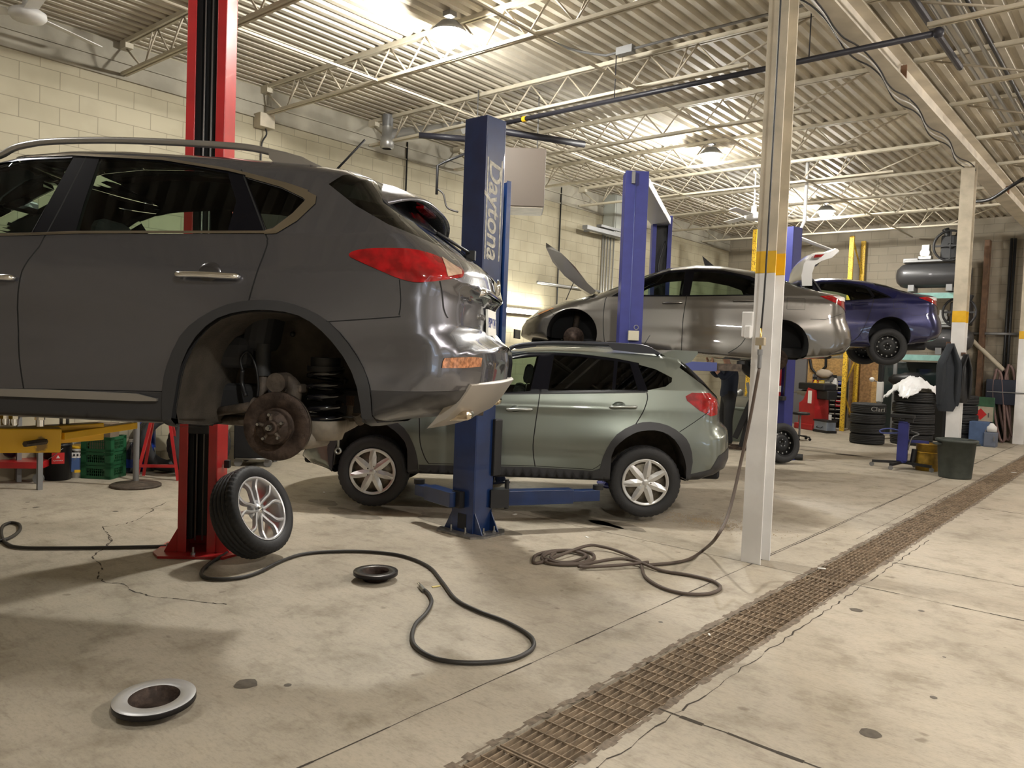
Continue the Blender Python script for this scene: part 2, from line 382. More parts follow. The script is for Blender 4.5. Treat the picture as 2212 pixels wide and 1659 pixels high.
for k, y in enumerate(JY[1:]):
    joist(y, BX+.08, XR, False, '%s open web steel roof joist right of the painted beam, counted from the camera' % ORD[k])
# beam and columns
mb = MB(); zb = 4.64
mb.box((BX, yc, zb+.012), (.24, ln-.02, .024)); mb.box((BX, yc, 4.915), (.24, ln-.02, .024)); mb.box((BX, yc, 4.78), (.02, ln-.02, .25))
for y in (6.02-3.6, 6.02+3.3, 13.02+3.4):
    for s in (-1, 1): mb.box((BX+s*.04, y, 4.78), (.06, .02, .2), mi=1)
tag(mb.build('roof_beam', [mat('pale_beam_paint', (.72, .66, .55), .55, nz=.2, nscale=3), mat('bolt_plate_rust', (.23, .13, .08), .7)], bev=.002), 'long cream painted steel beam carried by the columns under the roof deck', 'beam')  # beam cream lightened to carry light bounced up from the floor
def column(y, label, band=(2.28, 2.45), w=.2, d=.15):
    t = thing('steel_column', label, 'column', (BX, y, 0), 0, 'cream steel columns under the roof beam')
    def H(z0, z1, m, name, e=0.0):
        mb = MB(); z = (z0+z1)/2; h = z1-z0
        for s in (-1, 1): mb.box((0, s*(d/2-.006), z), (w+e, .012+e, h))
        mb.box((0, 0, z), (.012+e, d-.02, h)); mb.build(name, m, t, bev=.002)
    H(band[1], zb, M_cream, 'upper_shaft'); H(band[0], band[1], M_yel, 'yellow_band', .001); H(0.0, band[0], M_white, 'lower_shaft')
    return t
C1 = column(6.02, 'near steel column, white below a yellow band, beside the trench drain', w=.16, d=.2)
C2 = column(13.28, 'far steel column with yellow band behind the green trash bin, work jackets hung on it', w=.18, d=.2)
column(20.1, 'steel column standing against the back wall')
# ------------------------------------------------------------------ cars: a silhouette in side view, inflated to a half width, cut into panels
def pip(px, pz, poly):
    n = len(poly); ins = np.zeros(len(px), bool); j = n-1
    for i in range(n):
        xi, zi = poly[i][0], poly[i][1]; xj_, zj = poly[j][0], poly[j][1]
        if zi != zj:
            c = ((zi > pz) != (zj > pz)) & (px < (xj_-xi)*(pz-zi)/(zj-zi)+xi); ins ^= c
        j = i
    return ins
def dens(poly, step, closed=True):
    out = []; n = len(poly)
    for i in range(n if closed else n-1):
        a, b = np.array(poly[i][:2], float), np.array(poly[(i+1) % n][:2], float); k = max(1, int(np.ceil(np.linalg.norm(b-a)/step)))
        for t in range(k): out.append(tuple(a+(b-a)*t/k))
    if not closed: out.append(tuple(poly[-1][:2]))
    return out
def smooth2(pts, n=4, closed=False): return [(p.x, p.y) for p in catmull([(a[0], a[1], 0) for a in pts], n, closed)]
def stroke(pts, w, closed=False):
    P = [np.array(p[:2], float) for p in pts]; L_ = []; Rr = []
    for i in range(len(P)):
        a = P[max(i-1, 0)]; b = P[min(i+1, len(P)-1)]
        if closed: a = P[i-1]; b = P[(i+1) % len(P)]
        d = b-a; d /= max(np.linalg.norm(d), 1e-9); n = np.array([-d[1], d[0]])*w/2
        L_.append(tuple(P[i]+n)); Rr.append(tuple(P[i]-n))
    return L_+Rr[::-1]
class Car:
    def __init__(s, name, label, px, depth, hdg, yref, w0=.89):
        h = R_(hdg); s.e = Vector((math.sin(h), math.cos(h), 0)); s.y = Vector((-math.cos(h), math.sin(h), 0))
        P = dp(px[0], px[1], depth); s.O = P - s.y*yref; s.O.z = 0; s.w0 = w0
        s.rz = math.atan2(s.e.y, s.e.x)
        s.t = thing(name, label, 'car', s.O, s.rz)
        s.bul = []; s.belt = lambda x: 1.0; s.tumble = .42; s.low = .5; s.sil = None; s.sh = .24; s.shd = .17
    def W3(s, x, y, z): return s.O + s.e*x + s.y*y + Vector((0, 0, z))
    def cp(s, px, py, y):                  # pixel -> side view coordinates on the plane at lateral offset y
        r = Vector(ray(px, py)); c = Vector(C0)-s.O; t = (y-c.dot(s.y))/r.dot(s.y); q = c+r*t
        return (q.dot(s.e), q.z)
    def setsil(s, pts):                    # (x, z, R)
        s.sil = [(p[0], p[1]) for p in pts]; A = np.array([p[:2] for p in pts]); B = np.roll(A, -1, 0)
        r = np.array([p[2] for p in pts]); s.sA, s.sB, s.sR, s.sR2 = A, B, r, np.roll(r, -1)
    def dR(s, x, z):
        P = np.stack([x, z], 1); best = np.full(len(P), 1e9); R = np.ones(len(P)); ratio = np.full(len(P), 1e9)
        for a, b, ra, rb in zip(s.sA, s.sB, s.sR, s.sR2):
            ab = b-a; L2 = max(ab@ab, 1e-12); t = np.clip(((P-a)@ab)/L2, 0, 1); d = np.linalg.norm(P-(a+t[:, None]*ab), axis=1)
            rr = ra+(rb-ra)*t; q = d/rr; m = q < ratio; ratio[m] = q[m]; best[m] = d[m]; R[m] = rr[m]
        return best, R, ratio
    def W(s, x, z):
        x = np.atleast_1d(np.array(x, float)); z = np.atleast_1d(np.array(z, float))
        zb = s.belt(x)
        up = np.maximum(z-zb, 0); dn = np.maximum(zb-z, 0)
        w = s.w0 - s.sh*(np.sqrt(np.maximum(s.shd-dn, 0)**2+.0004)+(s.shd-dn))*.5*(z <= zb) - s.tumble*up - np.where(z > zb, s.sh*s.shd, 0) - s.low*np.maximum(dn-.45, 0)**2
        for (cx, cz, rx, rz_, a) in s.bul: w = w + a*np.exp(-((x-cx)/rx)**2-((z-cz)/rz_)**2)
        _, _, q = s.dR(x, z); q = np.clip(q, 0, 1)
        return np.maximum(w*(1-(1-q)**2.3)**(1/2.3), 0)
    def cs(s, px, py):                     # pixel -> side view coordinates on the body surface
        y = -s.w0
        for _ in range(8):
            x, z = s.cp(px, py, y); y = -max(float(s.W(x, z)[0]), .3)
        return s.cp(px, py, y)
    def S(s, pts, sm=0, closed=False):
        q = [s.cs(*p) for p in pts]; return smooth2(q, sm, closed) if sm else q
    def P(s, pts, y, sm=0, closed=False):
        q = [s.cp(p[0], p[1], y) for p in pts]; return smooth2(q, sm, closed) if sm else q
    def mesh(s, regions, paint, holes=(), grid=.05, inner=True, offs=(.008, .02, .05, .1, .2, .34, .55, .8)):
        """regions: (name, polygon, material, near_far_separate, raise) - first match wins"""
        pts = []; edges = []
        def addpoly(poly, closed=True):
            o = len(pts); pts.extend(poly); n = len(poly)
            edges.extend((o+i, o+(i+1) % n) for i in range(n if closed else n-1))
        sil = dens(s.sil, .035); addpoly(sil)
        A = np.array(sil); n = len(A)
        T = np.roll(A, -1, 0)-np.roll(A, 1, 0); T /= np.linalg.norm(T, axis=1)[:, None]+1e-9
        area = sum(A[i][0]*A[(i+1) % n][1]-A[(i+1) % n][0]*A[i][1] for i in range(n)); sg = 1 if area > 0 else -1
        Nn = np.stack([-T[:, 1], T[:, 0]], 1)*sg
        _, Rv, _ = s.dR(A[:, 0]+Nn[:, 0]*.001, A[:, 1]+Nn[:, 1]*.001)
        for o in offs:
            Q = A+Nn*(Rv*o)[:, None]; d, R2, q = s.dR(Q[:, 0], Q[:, 1]); ok = pip(Q[:, 0], Q[:, 1], s.sil) & (q > o*.9)
            pts.extend(tuple(p) for p in Q[ok])
        for rg in regions: addpoly(dens(rg[1], .04))
        for h in holes: addpoly(dens(h, .03))
        xs_ = np.arange(min(p[0] for p in s.sil)+.3, max(p[0] for p in s.sil)-.3, .04)
        for o in (.006, -.006, -.03, -.06, -.09, -s.shd+.03, -s.shd+.015, -s.shd, -s.shd-.015, -s.shd-.03):
            q_ = [(a, float(s.belt(a))+o) for a in xs_]; ok_ = pip(np.array([p[0] for p in q_]), np.array([p[1] for p in q_]), s.sil)
            pts.extend(p for p, k_ in zip(q_, ok_) if k_)
        x0, z0 = A.min(0); x1, z1 = A.max(0); gx, gz = np.meshgrid(np.arange(x0+.02, x1, grid), np.arange(z0+.02, z1, grid))
        gx = gx.ravel()+((np.arange(gx.size)//gx.shape[1]) % 2)*grid/2; gz = gz.ravel(); d, R2, q = s.dR(gx, gz); ok = pip(gx, gz, s.sil) & (d > .02)
        pts.extend(zip(gx[ok], gz[ok]))
        r = geometry.delaunay_2d_cdt([Vector(p) for p in pts], edges, [], 0, 1e-5)
        V = np.array([(v.x, v.y) for v in r[0]]); T_ = np.array([f for f in r[2] if len(f) == 3])
        cx = V[T_].mean(1); ins = pip(cx[:, 0], cx[:, 1], s.sil)
        for h in holes: ins &= ~pip(cx[:, 0], cx[:, 1], h)
        T_ = T_[ins]; cx = cx[ins]; reg = np.full(len(T_), -1)
        for k in range(len(regions)-1, -1, -1): reg[pip(cx[:, 0], cx[:, 1], regions[k][1])] = k
        w = s.W(V[:, 0], V[:, 1]); ep = .004
        d, _, q = s.dR(V[:, 0], V[:, 1])
        gxn = (s.W(V[:, 0]+ep, V[:, 1])-s.W(V[:, 0]-ep, V[:, 1]))/(2*ep); gzn = (s.W(V[:, 0], V[:, 1]+ep)-s.W(V[:, 0], V[:, 1]-ep))/(2*ep)
        Nr = np.stack([-gxn, -np.ones(len(V)), -gzn], 1); Nr /= np.linalg.norm(Nr, axis=1)[:, None]
        onsil = w < 1e-4
        # silhouette vertices: outward normal in the side plane
        if onsil.any():
            idx = np.where(onsil)[0]
            for i in idx:
                j = np.argmin(((A-V[i])**2).sum(1)); Nr[i] = (-Nn[j][0], 0, -Nn[j][1])
        # triangles oriented: outward is -y
        def obj(name, tri, mt, side, off=0.0, label=None, flip=False, parent=None, extra=None):
            us = np.unique(tri); mp_ = {u: i for i, u in enumerate(us)}; vs = []; ns = []; fs = []; sds = (-1, 1) if side == 0 else (side,)
            for sd in sds:
                base = len(vs)
                for u in us:
                    nn = Nr[u]; yv = -w[u]; p = np.array([V[u][0], yv, V[u][1]])+nn*off
                    if w[u] < 1e-4: p[1] = min(p[1], 0)
                    vs.append((p[0], p[1]*(1 if sd < 0 else -1), p[2])); q = (nn[0], nn[1]*(1 if sd < 0 else -1), nn[2]); ns.append(q if not flip else tuple(-c for c in q))
                for t in tri:
                    a, b, c = (mp_[t[0]]+base, mp_[t[1]]+base, mp_[t[2]]+base)
                    # CDT is ccw in (x,z): normal of (x,z)-ccw at y=-w is -y
                    f = (a, b, c) if sd < 0 else (a, c, b)
                    fs.append(f if not flip else f[::-1])
            me = bpy.data.meshes.new(name); me.from_pydata(vs, [], fs); me.materials.append(mt)
            if extra is not None:
                me.materials.append(extra[0]); nt_ = len(tri)
                me.polygons.foreach_set('material_index', list(extra[1].astype(int))*len(sds))
            me.polygons.foreach_set('use_smooth', [True]*len(fs)); me.update()
            me.normals_split_custom_set_from_vertices(ns)
            o = bpy.data.objects.new(name, me); COL.objects.link(o); o.parent = parent or s.t
            if label: o['label'] = label
            return o
        s.objs = {}
        gap = np.zeros(len(T_), bool)
        names = {}
        for k, rg in enumerate(regions): names.setdefault(rg[0], []).append(k)
        M_gap = mat('shut_line', (.004, .004, .004), .8)
        isgap = np.isin(reg, names.get('gap', []))
        panels = [r_ for r_ in regions if r_[0] != 'gap']
        # gap triangles join whichever panel lies beneath (dark material slot)
        under = np.full(len(T_), -1)
        for k in range(len(regions)-1, -1, -1):
            if regions[k][0] != 'gap': under[pip(cx[:, 0], cx[:, 1], regions[k][1])] = k
        keyreg = np.where(isgap, under, reg)
        for nm, ks in names.items():
            if nm == 'gap': continue
            sel = np.isin(keyreg, ks)
            if not sel.any(): continue
            rg = regions[ks[0]]; ex = (M_gap, isgap[sel]); off = rg[4] if len(rg) > 4 else 0
            for sd in ((-1, 1) if rg[3] else (0,)):
                o = obj(nm, T_[sel], rg[2], sd, off, rg[5] if len(rg) > 5 else None, extra=ex); s.objs.setdefault(nm, []).append(o)
        sel = keyreg == -1
        s.objs['body'] = [obj('body', T_[sel], paint, 0, extra=(M_gap, isgap[sel]))]
        if inner:
            glass_ks = [k for k, rg in enumerate(regions) if rg[0].endswith('window') or rg[0] == 'windshield']
            sel = ~np.isin(reg, glass_ks); dI = w[T_].min(1) > .12
            obj('interior_lining', T_[sel & dI], M_dark, 0, -.022, flip=True)
        s.V, s.w_ = V, w
    def box(s, name, c, d, m, bev=0, parent=None, label=None):
        return MB().box(c, d).build(name, m, parent or s.t, bev=bev, label=label)

def wheel(name_or_parent, c, R, w, rim, style, rz=0, tread=True, m_rim=None, tilt=None, hubz=0, yaxis=(0, -1, 0), depth_=None, seg=120, parent=None, tire_label=None):
    """builds tire + rim children under parent; axle along yaxis (outer face at +), centre c"""
    ax = v3(yaxis).normalized(); X, Y, _ = basis(ax); c = v3(c)
    def w3(x, y, h): return c+X*x+Y*y+ax*h
    prof = [(rim, w*.36), (rim+.012, w*.44), (rim+(R-rim)*.45, w*.5), (rim+(R-rim)*.8, w*.465), (R-.012, w*.43), (R-.004, w*.39)]
    mb = MB(); hs = []
    gr = (-.24, -.08, .08, .24)
    n = 13
    for i in range(n+1):
        t = -.36+.72*i/n; hs.append(t)
    full = list(prof)
    tr = []
    for g in sorted(gr, reverse=True):
        for q, dr in ((.022, 0), (.018, -.008), (-.018, -.008), (-.022, 0)): tr.append((R+dr-abs(g)*.004, (g+q)*w))
    tr = [(R-.001, w*.34)]+tr+[(R-.001, -w*.34)]
    back = [(r, -h) for r, h in prof[::-1]]
    allp = full+tr+back; vs = []; fs = []; m = len(allp)
    for k in range(seg):
        a = 2*math.pi*k/seg
        for (r, h) in allp:
            dr = 0
            if tread:
                ah = abs(h)/w
                if r > R-.014 and (ah > .26) and k % 3 == 0: dr = -.006
                elif r > R-.014 and .1 < ah < .22 and (k+1) % 4 == 0: dr = -.003
            vs.append(w3((r+dr)*math.cos(a), (r+dr)*math.sin(a), h))
    for k in range(seg):
        k2 = (k+1) % seg
        for i in range(m-1): fs.append((k*m+i, k*m+i+1, k2*m+i+1, k2*m+i))
    mb.add(vs, fs, 0, True)
    par = parent
    mb.build('tire', M_rub, par, label=tire_label)
    # barrel
    mr = m_rim or mat('alloy_silver', (.60, .60, .61), .33, .85)
    rb = MB(); dish = .05
    rb.lathe([(rim+.004, w*.42), (rim-.004, w*.43), (rim-.014, w*.39), (rim-.02, w*.2), (rim-.03, -w*.1), (rim-.012, -w*.42), (rim+.004, -w*.43)], c, ax, 64)
    if style == 'alloy':
        for k in range(5):
            for sgn in (-1, 1):
                a0 = 2*math.pi*k/5+.25; a1 = a0+sgn*.33; a2 = a0+sgn*.20
                p = [(.03*math.cos(a0+sgn*.7), .03*math.sin(a0+sgn*.7), w*.29), (.1*math.cos(a0+sgn*.28), .1*math.sin(a0+sgn*.28), w*.33), (.17*math.cos(a2), .17*math.sin(a2), w*.37), ((rim-.008)*math.cos(a1), (rim-.008)*math.sin(a1), w*.39)]
                q = [w3(*u) for u in catmull([Vector(u) for u in p], 5)]; nq = len(q); vs = []; fs = []
                for i, u in enumerate(q):
                    d = (q[min(i+1, nq-1)]-q[max(i-1, 0)]).normalized(); sd = d.cross(ax).normalized(); wd = .012+.006*abs(i/nq-.4)
                    for (a, b) in ((-1, -.03), (-.75, .0), (0, .004), (.75, .0), (1, -.03)): vs.append(u+sd*wd*a+ax*b)
                for i in range(nq-1):
                    for j in range(4): fs.append((i*5+j, i*5+j+1, (i+1)*5+j+1, (i+1)*5+j))
                    fs.append((i*5+4, i*5, (i+1)*5, (i+1)*5+4))
                rb.add(vs, fs, 0, False)
        rb.lathe([(.0, w*.3+.01), (.03, w*.3+.008), (.034, w*.3), (.05, w*.27), (.075, w*.24), (.08, w*.1)], c, ax, 32)
        rb.build('rim', mr, par); hb = MB(); hb.lathe([(0, w*.31+.012), (.024, w*.31+.01), (.026, w*.31)], c, ax, 24); hb.build('centre_cap', M_chrome, par)
        db = MB(); db.lathe([(rim-.04, -.02), (.0, -.021)], c, ax, 32)
        for k in range(5):
            a = 2*math.pi*k/5+.5; db.cyl(w3(.055*math.cos(a), .055*math.sin(a), w*.2), w3(.055*math.cos(a), .055*math.sin(a), w*.27), .009, seg=8)
        return
    if style in ('steel', 'cap'):
        mst = mat('black_steel_rim', (.02, .02, .02), .4, .6) if style == 'steel' else mat('rusty_steel_rim', (.3, .26, .2), .5, .6, nz=.5, nscale=20)
        disc = MB(); disc.lathe([(rim-.02, w*.1), (rim-.05, w*.16), (.13, w*.2), (.1, w*.27), (.06, w*.22), (.035, w*.22), (.033, w*.15), (0, w*.15)], c, ax, 48, mi=0)
        if style == 'steel':
            for k in range(12):
                a = 2*math.pi*k/12; disc.cyl(w3((rim-.045)*math.cos(a), (rim-.045)*math.sin(a), w*.12), w3((rim-.045)*math.cos(a), (rim-.045)*math.sin(a), w*.175), .013, seg=10, mi=1)
        for k in range(5):
            a = 2*math.pi*k/5+.3; disc.cyl(w3(.055*math.cos(a), .055*math.sin(a), w*.22), w3(.055*math.cos(a), .055*math.sin(a), w*.27), .01, seg=6, mi=2)
        rb.build('rim', mst, par); disc.build('wheel_disc', [mst, mat('rim_slot', (.3, .3, .28), .5) if style == 'steel' else M_dark, M_steel], par)
    if style == 'cap':
        cb = MB(); mcap = mat('hubcap_silver', (.55, .55, .54), .32, .75); n = 7; rc = rim+.004
        cb.lathe([(rc, w*.44), (rc-.004, w*.475), (rc-.012, w*.48), (rc-.018, w*.46), (rc-.03, w*.45)], c, ax, 70)
        vs = [w3(0, 0, w*.47)]; fs = []
        for k in range(n):                       # star arms: each a ridge from the hub to the rim with splayed feet
            a = 2*math.pi*k/n+math.pi/2+rz
            def q(r, da, h): return w3(r*math.cos(a+da), r*math.sin(a+da), h)
            o = len(vs); vs += [q(.085, -math.pi/n, w*.44), q(.085, 0, w*.50), q(.085, math.pi/n, w*.44), q(rc*.66, -.24, w*.43), q(rc*.66, 0, w*.51), q(rc*.66, .24, w*.43), q(rc*.98, -.10, w*.455), q(rc*.96, 0, w*.47), q(rc*.98, .10, w*.455)]
            fs += [(0, o, o+1), (0, o+1, o+2), (o, o+3, o+4, o+1), (o+1, o+4, o+5, o+2), (o+3, o+6, o+7, o+4), (o+4, o+7, o+8, o+5)]
            # outer arc web between arms
            a2 = a+math.pi/n
            o = len(vs); arc = 6
            for i in range(arc+1):
                da = .16+(2*math.pi/n-.32)*i/arc
                vs += [q(rc*.98, da, w*.46), q(rc*.90, da+(.03 if i < arc/2 else -.03), w*.45)]
            for i in range(arc): fs.append((o+2*i, o+2*i+1, o+2*i+3, o+2*i+2))
        cb.add(vs, fs, 0, False)
        cb.lathe([(0, w*.50), (.025, w*.498), (.03, w*.48)], c, ax, 24)
        nb = MB()
        for k in range(5):
            a = 2*math.pi*k/5+math.pi/2+rz+.3; nb.cyl(w3(.052*math.cos(a), .052*math.sin(a), w*.46), w3(.052*math.cos(a), .052*math.sin(a), w*.50), .009, .007, seg=12)
        h = cb.build('hubcap', mcap, par); nb.build('nut_caps', M_chrome, h)
def tread_arc(c, r, a0, a1, n, hx=1.0):
    return [(c[0]+r*hx*math.cos(R_(a0+(a1-a0)*i/n)), c[1]+r*math.sin(R_(a0+(a1-a0)*i/n))) for i in range(n+1)]
# ------------------------------------------------------------------ dark grey crossover, nearest car
M_grayp = mat('graphite_metallic_paint', (.135, .138, .16), .26, .8, coat=1.0, flake=.06)
M_clad = mat('dark_grey_cladding', (.028, .028, .03), .42)
M_clad2 = mat('satin_dark_bumper_cladding', (.032, .031, .033), .38, .2, coat=.3)
M_pillar = mat('gloss_black_pillar', (.004, .004, .006), .22, spec=.15)
M_glassA = glass('tinted_car_glass', (.66, .76, .67))
M_glassB = glass('dark_privacy_glass', (.05, .055, .06))
M_glassC = glass('clear_green_glass', (.62, .72, .64))
M_tailred = mat('tail_lamp_red', (.38, .003, .008), .08, coat=1, nz=.5, nscale=18)
M_tailclr = mat('tail_lamp_clear', (.62, .42, .30), .1, coat=1, nz=.35, nscale=30)
M_tch = mat('dark_chrome_trim', (.5, .47, .43), .14, 1)
M_satin = mat('satin_silver_trim', (.42, .41, .40), .3, .85, bump=.02)
M_champ = mat('champagne_skid_plate', (.34, .31, .27), .38, .5)
M_liner = mat('dusty_wheel_well_felt', (.085, .07, .055), .9, nz=.45, nscale=8, bump=.3, bscale=90)
def liner(car, arch, yin=-.36, back=True, name='wheel_well', ybk=None, m=None):
    n = len(arch); xs = [p[0] for p in arch]; zs = [p[1] for p in arch]
    yo = -car.W(xs, zs)
    for sd in (1, -1):
        mb = MB(); vs = []; fs = []
        cx = sum(xs)/n; cz = min(zs)
        for i in range(n):
            x, z = arch[i]; vs += [(x, sd*(yo[i]+.012), z), (x+(x-cx)*.03, sd*(yo[i]+.05), z+.012), (cx+(x-cx)*.97, sd*yin, cz+(z-cz)*.97)]
        for i in range(n-1):
            for k in (0, 1): fs.append((3*i+k, 3*i+k+1, 3*i+k+4, 3*i+k+3))
        mb.add(vs, fs, 0, True)
        if back: mb.add([(cx+(x-cx)*.97, sd*yin, cz+(z-cz)*.97) for x, z in arch], [tuple(range(n))], 0)
        mb.build(name, m or M_liner, car.t)
def seat(car, x, z, y, m, headrest=True, h=.62, lean=.18):
    mb = MB(); mb.box((x-.02, y, z+.05), (.5, .5, .16)); M = Matrix.Rotation(lean, 3, 'Y')
    mb.box((x+.27, y, z+h/2+.05), (.13, .48, h), M=M)
    s = mb.build('seat', m, car.t, bev=.05)
    if headrest:
        hb = MB(); xx = x+.27+h*.5*lean+.05
        hb.box((xx+.03, y, z+h+.17), (.10, .26, .19), M=M); hb.build('headrest', m, s, bev=.05)
        pb = MB()
        for d in (-.06, .06): pb.tube([(xx, y+d, z+h-.02), (xx+.02, y+d, z+h+.12)], .006, 6)
        pb.build('headrest_posts', M_steel, s)

I = Car('crossover_car', 'dark grey crossover raised on a lift at left, rear wheel off, brake disc bare', (585, 920), 3.5, 56, -.78, .885)
I.belt = lambda x: 2.062+.02*np.clip(x+.4, -2, 1)
I.tumble = .46; I.low = .18
I.setsil([(.49, 1.243, .05), (.72, 1.262, .2), (.88, 1.30, .32), (.965, 1.42, .36), (.975, 1.53, .36), (.965, 1.615, .30), (.90, 1.655, .22), (.86, 1.70, .2), (.855, 1.83, .2), (.895, 1.88, .2), (.872, 1.97, .2), (.83, 2.018, .2), (.76, 2.07, .17), (.62, 2.178, .13), (.49, 2.285, .11), (.40, 2.385, .09),
    (.27, 2.44, .09), (.08, 2.468, .09), (-.33, 2.50, .09), (-.83, 2.525, .09), (-1.1, 2.525, .09), (-1.33, 2.50, .09), (-1.6, 2.42, .1), (-1.95, 2.25, .12), (-2.35, 2.07, .13), (-2.6, 2.035, .15), (-3.1, 1.96, .18), (-3.5, 1.83, .28), (-3.7, 1.68, .36), (-3.74, 1.45, .36), (-3.68, 1.25, .25), (-3.4, 1.2, .06), (-2.4, 1.19, .05), (-.4, 1.195, .05), (0, 1.2, .05), (.4, 1.235, .05)])
I.bul = [(0.0, 1.66, .5, .22, .03), (-2.8, 1.66, .5, .2, .03), (-1.1, 1.62, .7, .11, -.018), (.62, 1.52, .22, .10, -.03), (.80, 1.50, .12, .14, .035)]
arc_o = I.S([(354, 905), (354, 838), (363, 792), (392, 727), (434, 688), (492, 659.6), (550, 650), (607, 652), (665, 669), (711, 696), (753.5, 742), (784, 792), (799.6, 838), (804, 884), (806, 928)], 2)
arc_i = I.S([(384, 945), (382.6, 915), (382.6, 846), (396, 784.5), (427, 727), (473, 688), (530.6, 673), (588, 672), (646, 682.6), (696, 715), (742, 769), (772.7, 838), (784, 907), (790, 945)], 2)
archF = tread_arc((-2.8, 1.40), .385, -15, 195, 20); archFo = tread_arc((-2.8, 1.39), .44, -15, 195, 20)
holes = [arc_i, archF]
bw = .007
fdoor_r = I.S([(188, 334), (100, 503.6), (61, 562), (43, 603), (39, 700), (45, 800), (52, 845)], 3)
rdoor_r = I.S([(521, 366), (572, 502), (577, 518.5), (575, 536), (553, 595), (537, 651)], 3)
top_ch = [(-30, 352), (68, 338), (157, 334), (214, 337), (352, 344), (493, 367), (531, 376), (618, 398), (665, 414)]
beltpx = [(-30, 508), (68, 506), (163, 502.5), (300, 502), (491, 502), (572, 502)]
taill = I.S([(754, 552.5), (766, 542), (810, 536.5), (884, 538), (937, 551), (972, 569), (999, 583.5), (999, 595), (984, 601), (913, 610), (869, 604), (825, 586.5), (772, 563)], 3, True)
tailc = I.S([(953, 556), (972, 569), (995, 584), (996, 592), (966, 598), (962, 580)])
refl = I.S([(960, 773), (1022, 771), (1040, 773), (1038, 792), (1000, 795), (954, 795), (955.6, 782)])
rg = []
rg.append(('window_trim', stroke(I.S(beltpx), .012), M_tch, True, .004, 'chrome belt strip'))
rg.append(('window_trim', I.S([(531, 376), (618, 398), (665, 414), (684, 424), (682, 440), (642, 478), (597, 505), (571, 506), (573, 498), (590, 494), (632, 462), (660, 433), (655, 428), (608, 405), (531, 383)]), M_tch, True, .004))
rg.append(('window_trim', stroke(I.S(top_ch), .013), M_tch, True, .004))
rg.append(('gap', stroke(fdoor_r, bw), None, True)); rg.append(('gap', stroke(rdoor_r, bw), None, True))
rg.append(('gap', stroke(I.S([(862.7, 604), (865.6, 648), (862, 679.5), (851, 685), (707, 695)], 2), .005), None, True))
rg.append(('gap', stroke(I.S([(950, 607), (958, 666), (967, 687)], 2), .005), None, True))
rg.append(('gap', stroke(I.S([(-40, 840), (52, 840), (354, 846)]), .005), None, True))
rg.append(('front_door_window', I.S([(-60, 352), (0, 352), (68, 345), (157, 341), (68, 502), (-60, 504)]), M_glassC, True, -.004))
rg.append(('rear_door_window', I.S([(214, 342), (352, 349), (492, 374), (510, 434), (491, 499), (163, 499.5), (180, 440)]), M_glassA, True, -.004))
rg.append(('quarter_window', I.S([(531, 385), (608, 407), (655, 430), (657, 434), (632, 460), (590, 491), (575, 496), (553, 440)]), M_glassB, True, -.004))
rg.append(('pillar_trim', I.S([(157, 338), (214, 340), (352, 347), (493, 370), (533, 380), (575, 500), (68, 505)]), M_pillar, True, -.002))
rg.append(('rear_window', [(.22, 2.31), (.36, 2.21), (.52, 2.125), (.70, 2.065), (.80, 2.035), (.85, 2.10), (.6, 2.28), (.45, 2.42), (.33, 2.40)], glass('rear_glass', (.30, .34, .30), 1.0), False, 0))
rg.append(('windshield', [(-1.36, 2.6), (-1.36, 2.44), (-1.5, 2.36), (-1.9, 2.17), (-2.28, 2.02), (-2.4, 2.2)], M_glassC, False, 0))
rg.append(('tail_lamp_clear_lens', tailc, M_tailclr, True, .006))
rg.append(('tail_lamp', taill, M_tailred, True, .004))
rg.append(('rear_reflector_lamp', refl, mat('amber_reflector', (.6, .25, .12), .12, coat=1, nz=.6, nscale=60), True, .003))
rg.append(('arch_cladding', arc_o+I.S([(790, 945), (384, 945)]), M_clad, True, .014))
rg.append(('front_arch_cladding', archFo+[(-3.2, 1.1), (-2.4, 1.1)], M_clad, True, .014))
rg.append(('sill_cladding', I.S([(-60, 843), (52, 843), (356, 848), (356, 960), (-60, 960)])+[], M_clad, True, .0))
rg.append(('front_sill_cladding', [(-2.37, 1.34), (-1.2, 1.35), (-1.2, 1.1), (-2.37, 1.1)], M_clad, True, .0))
rg.append(('lower_bumper', I.S([(799, 843), (1018, 842.5), (1060, 838)])+[(1.1, 1.40), (1.1, 1.1), (.45, 1.1)], M_clad2, False, .001))
fd = [(-2.30, 1.36), (-2.28, 2.06), (-1.65, 2.43), (-1.2, 2.49), (-.99, 2.47)]+fdoor_r
rg.append(('front_door', fd, M_grayp, True, 0))
rg.append(('rear_door', fdoor_r+[(-.35, 1.2), arc_o[8]]+rdoor_r[::-1]+[(-.35, 2.43), (-.9, 2.47)], M_grayp, True, 0))
I.mesh(rg, M_grayp, holes)
# arch lip depth and wheel wells
liner(I, arc_i[1:-1], -.42); liner(I, archF, -.42)
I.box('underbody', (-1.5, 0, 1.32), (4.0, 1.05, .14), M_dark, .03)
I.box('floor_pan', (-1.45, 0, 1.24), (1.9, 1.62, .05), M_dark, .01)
MB().tube([(-.4, .3, 1.3), (.2, .32, 1.33), (.55, .4, 1.27)], .035, 10).tube([(.42, .42, 1.29), (.78, .45, 1.30)], .09, 14).build('exhaust_muffler', M_dirt, I.t)
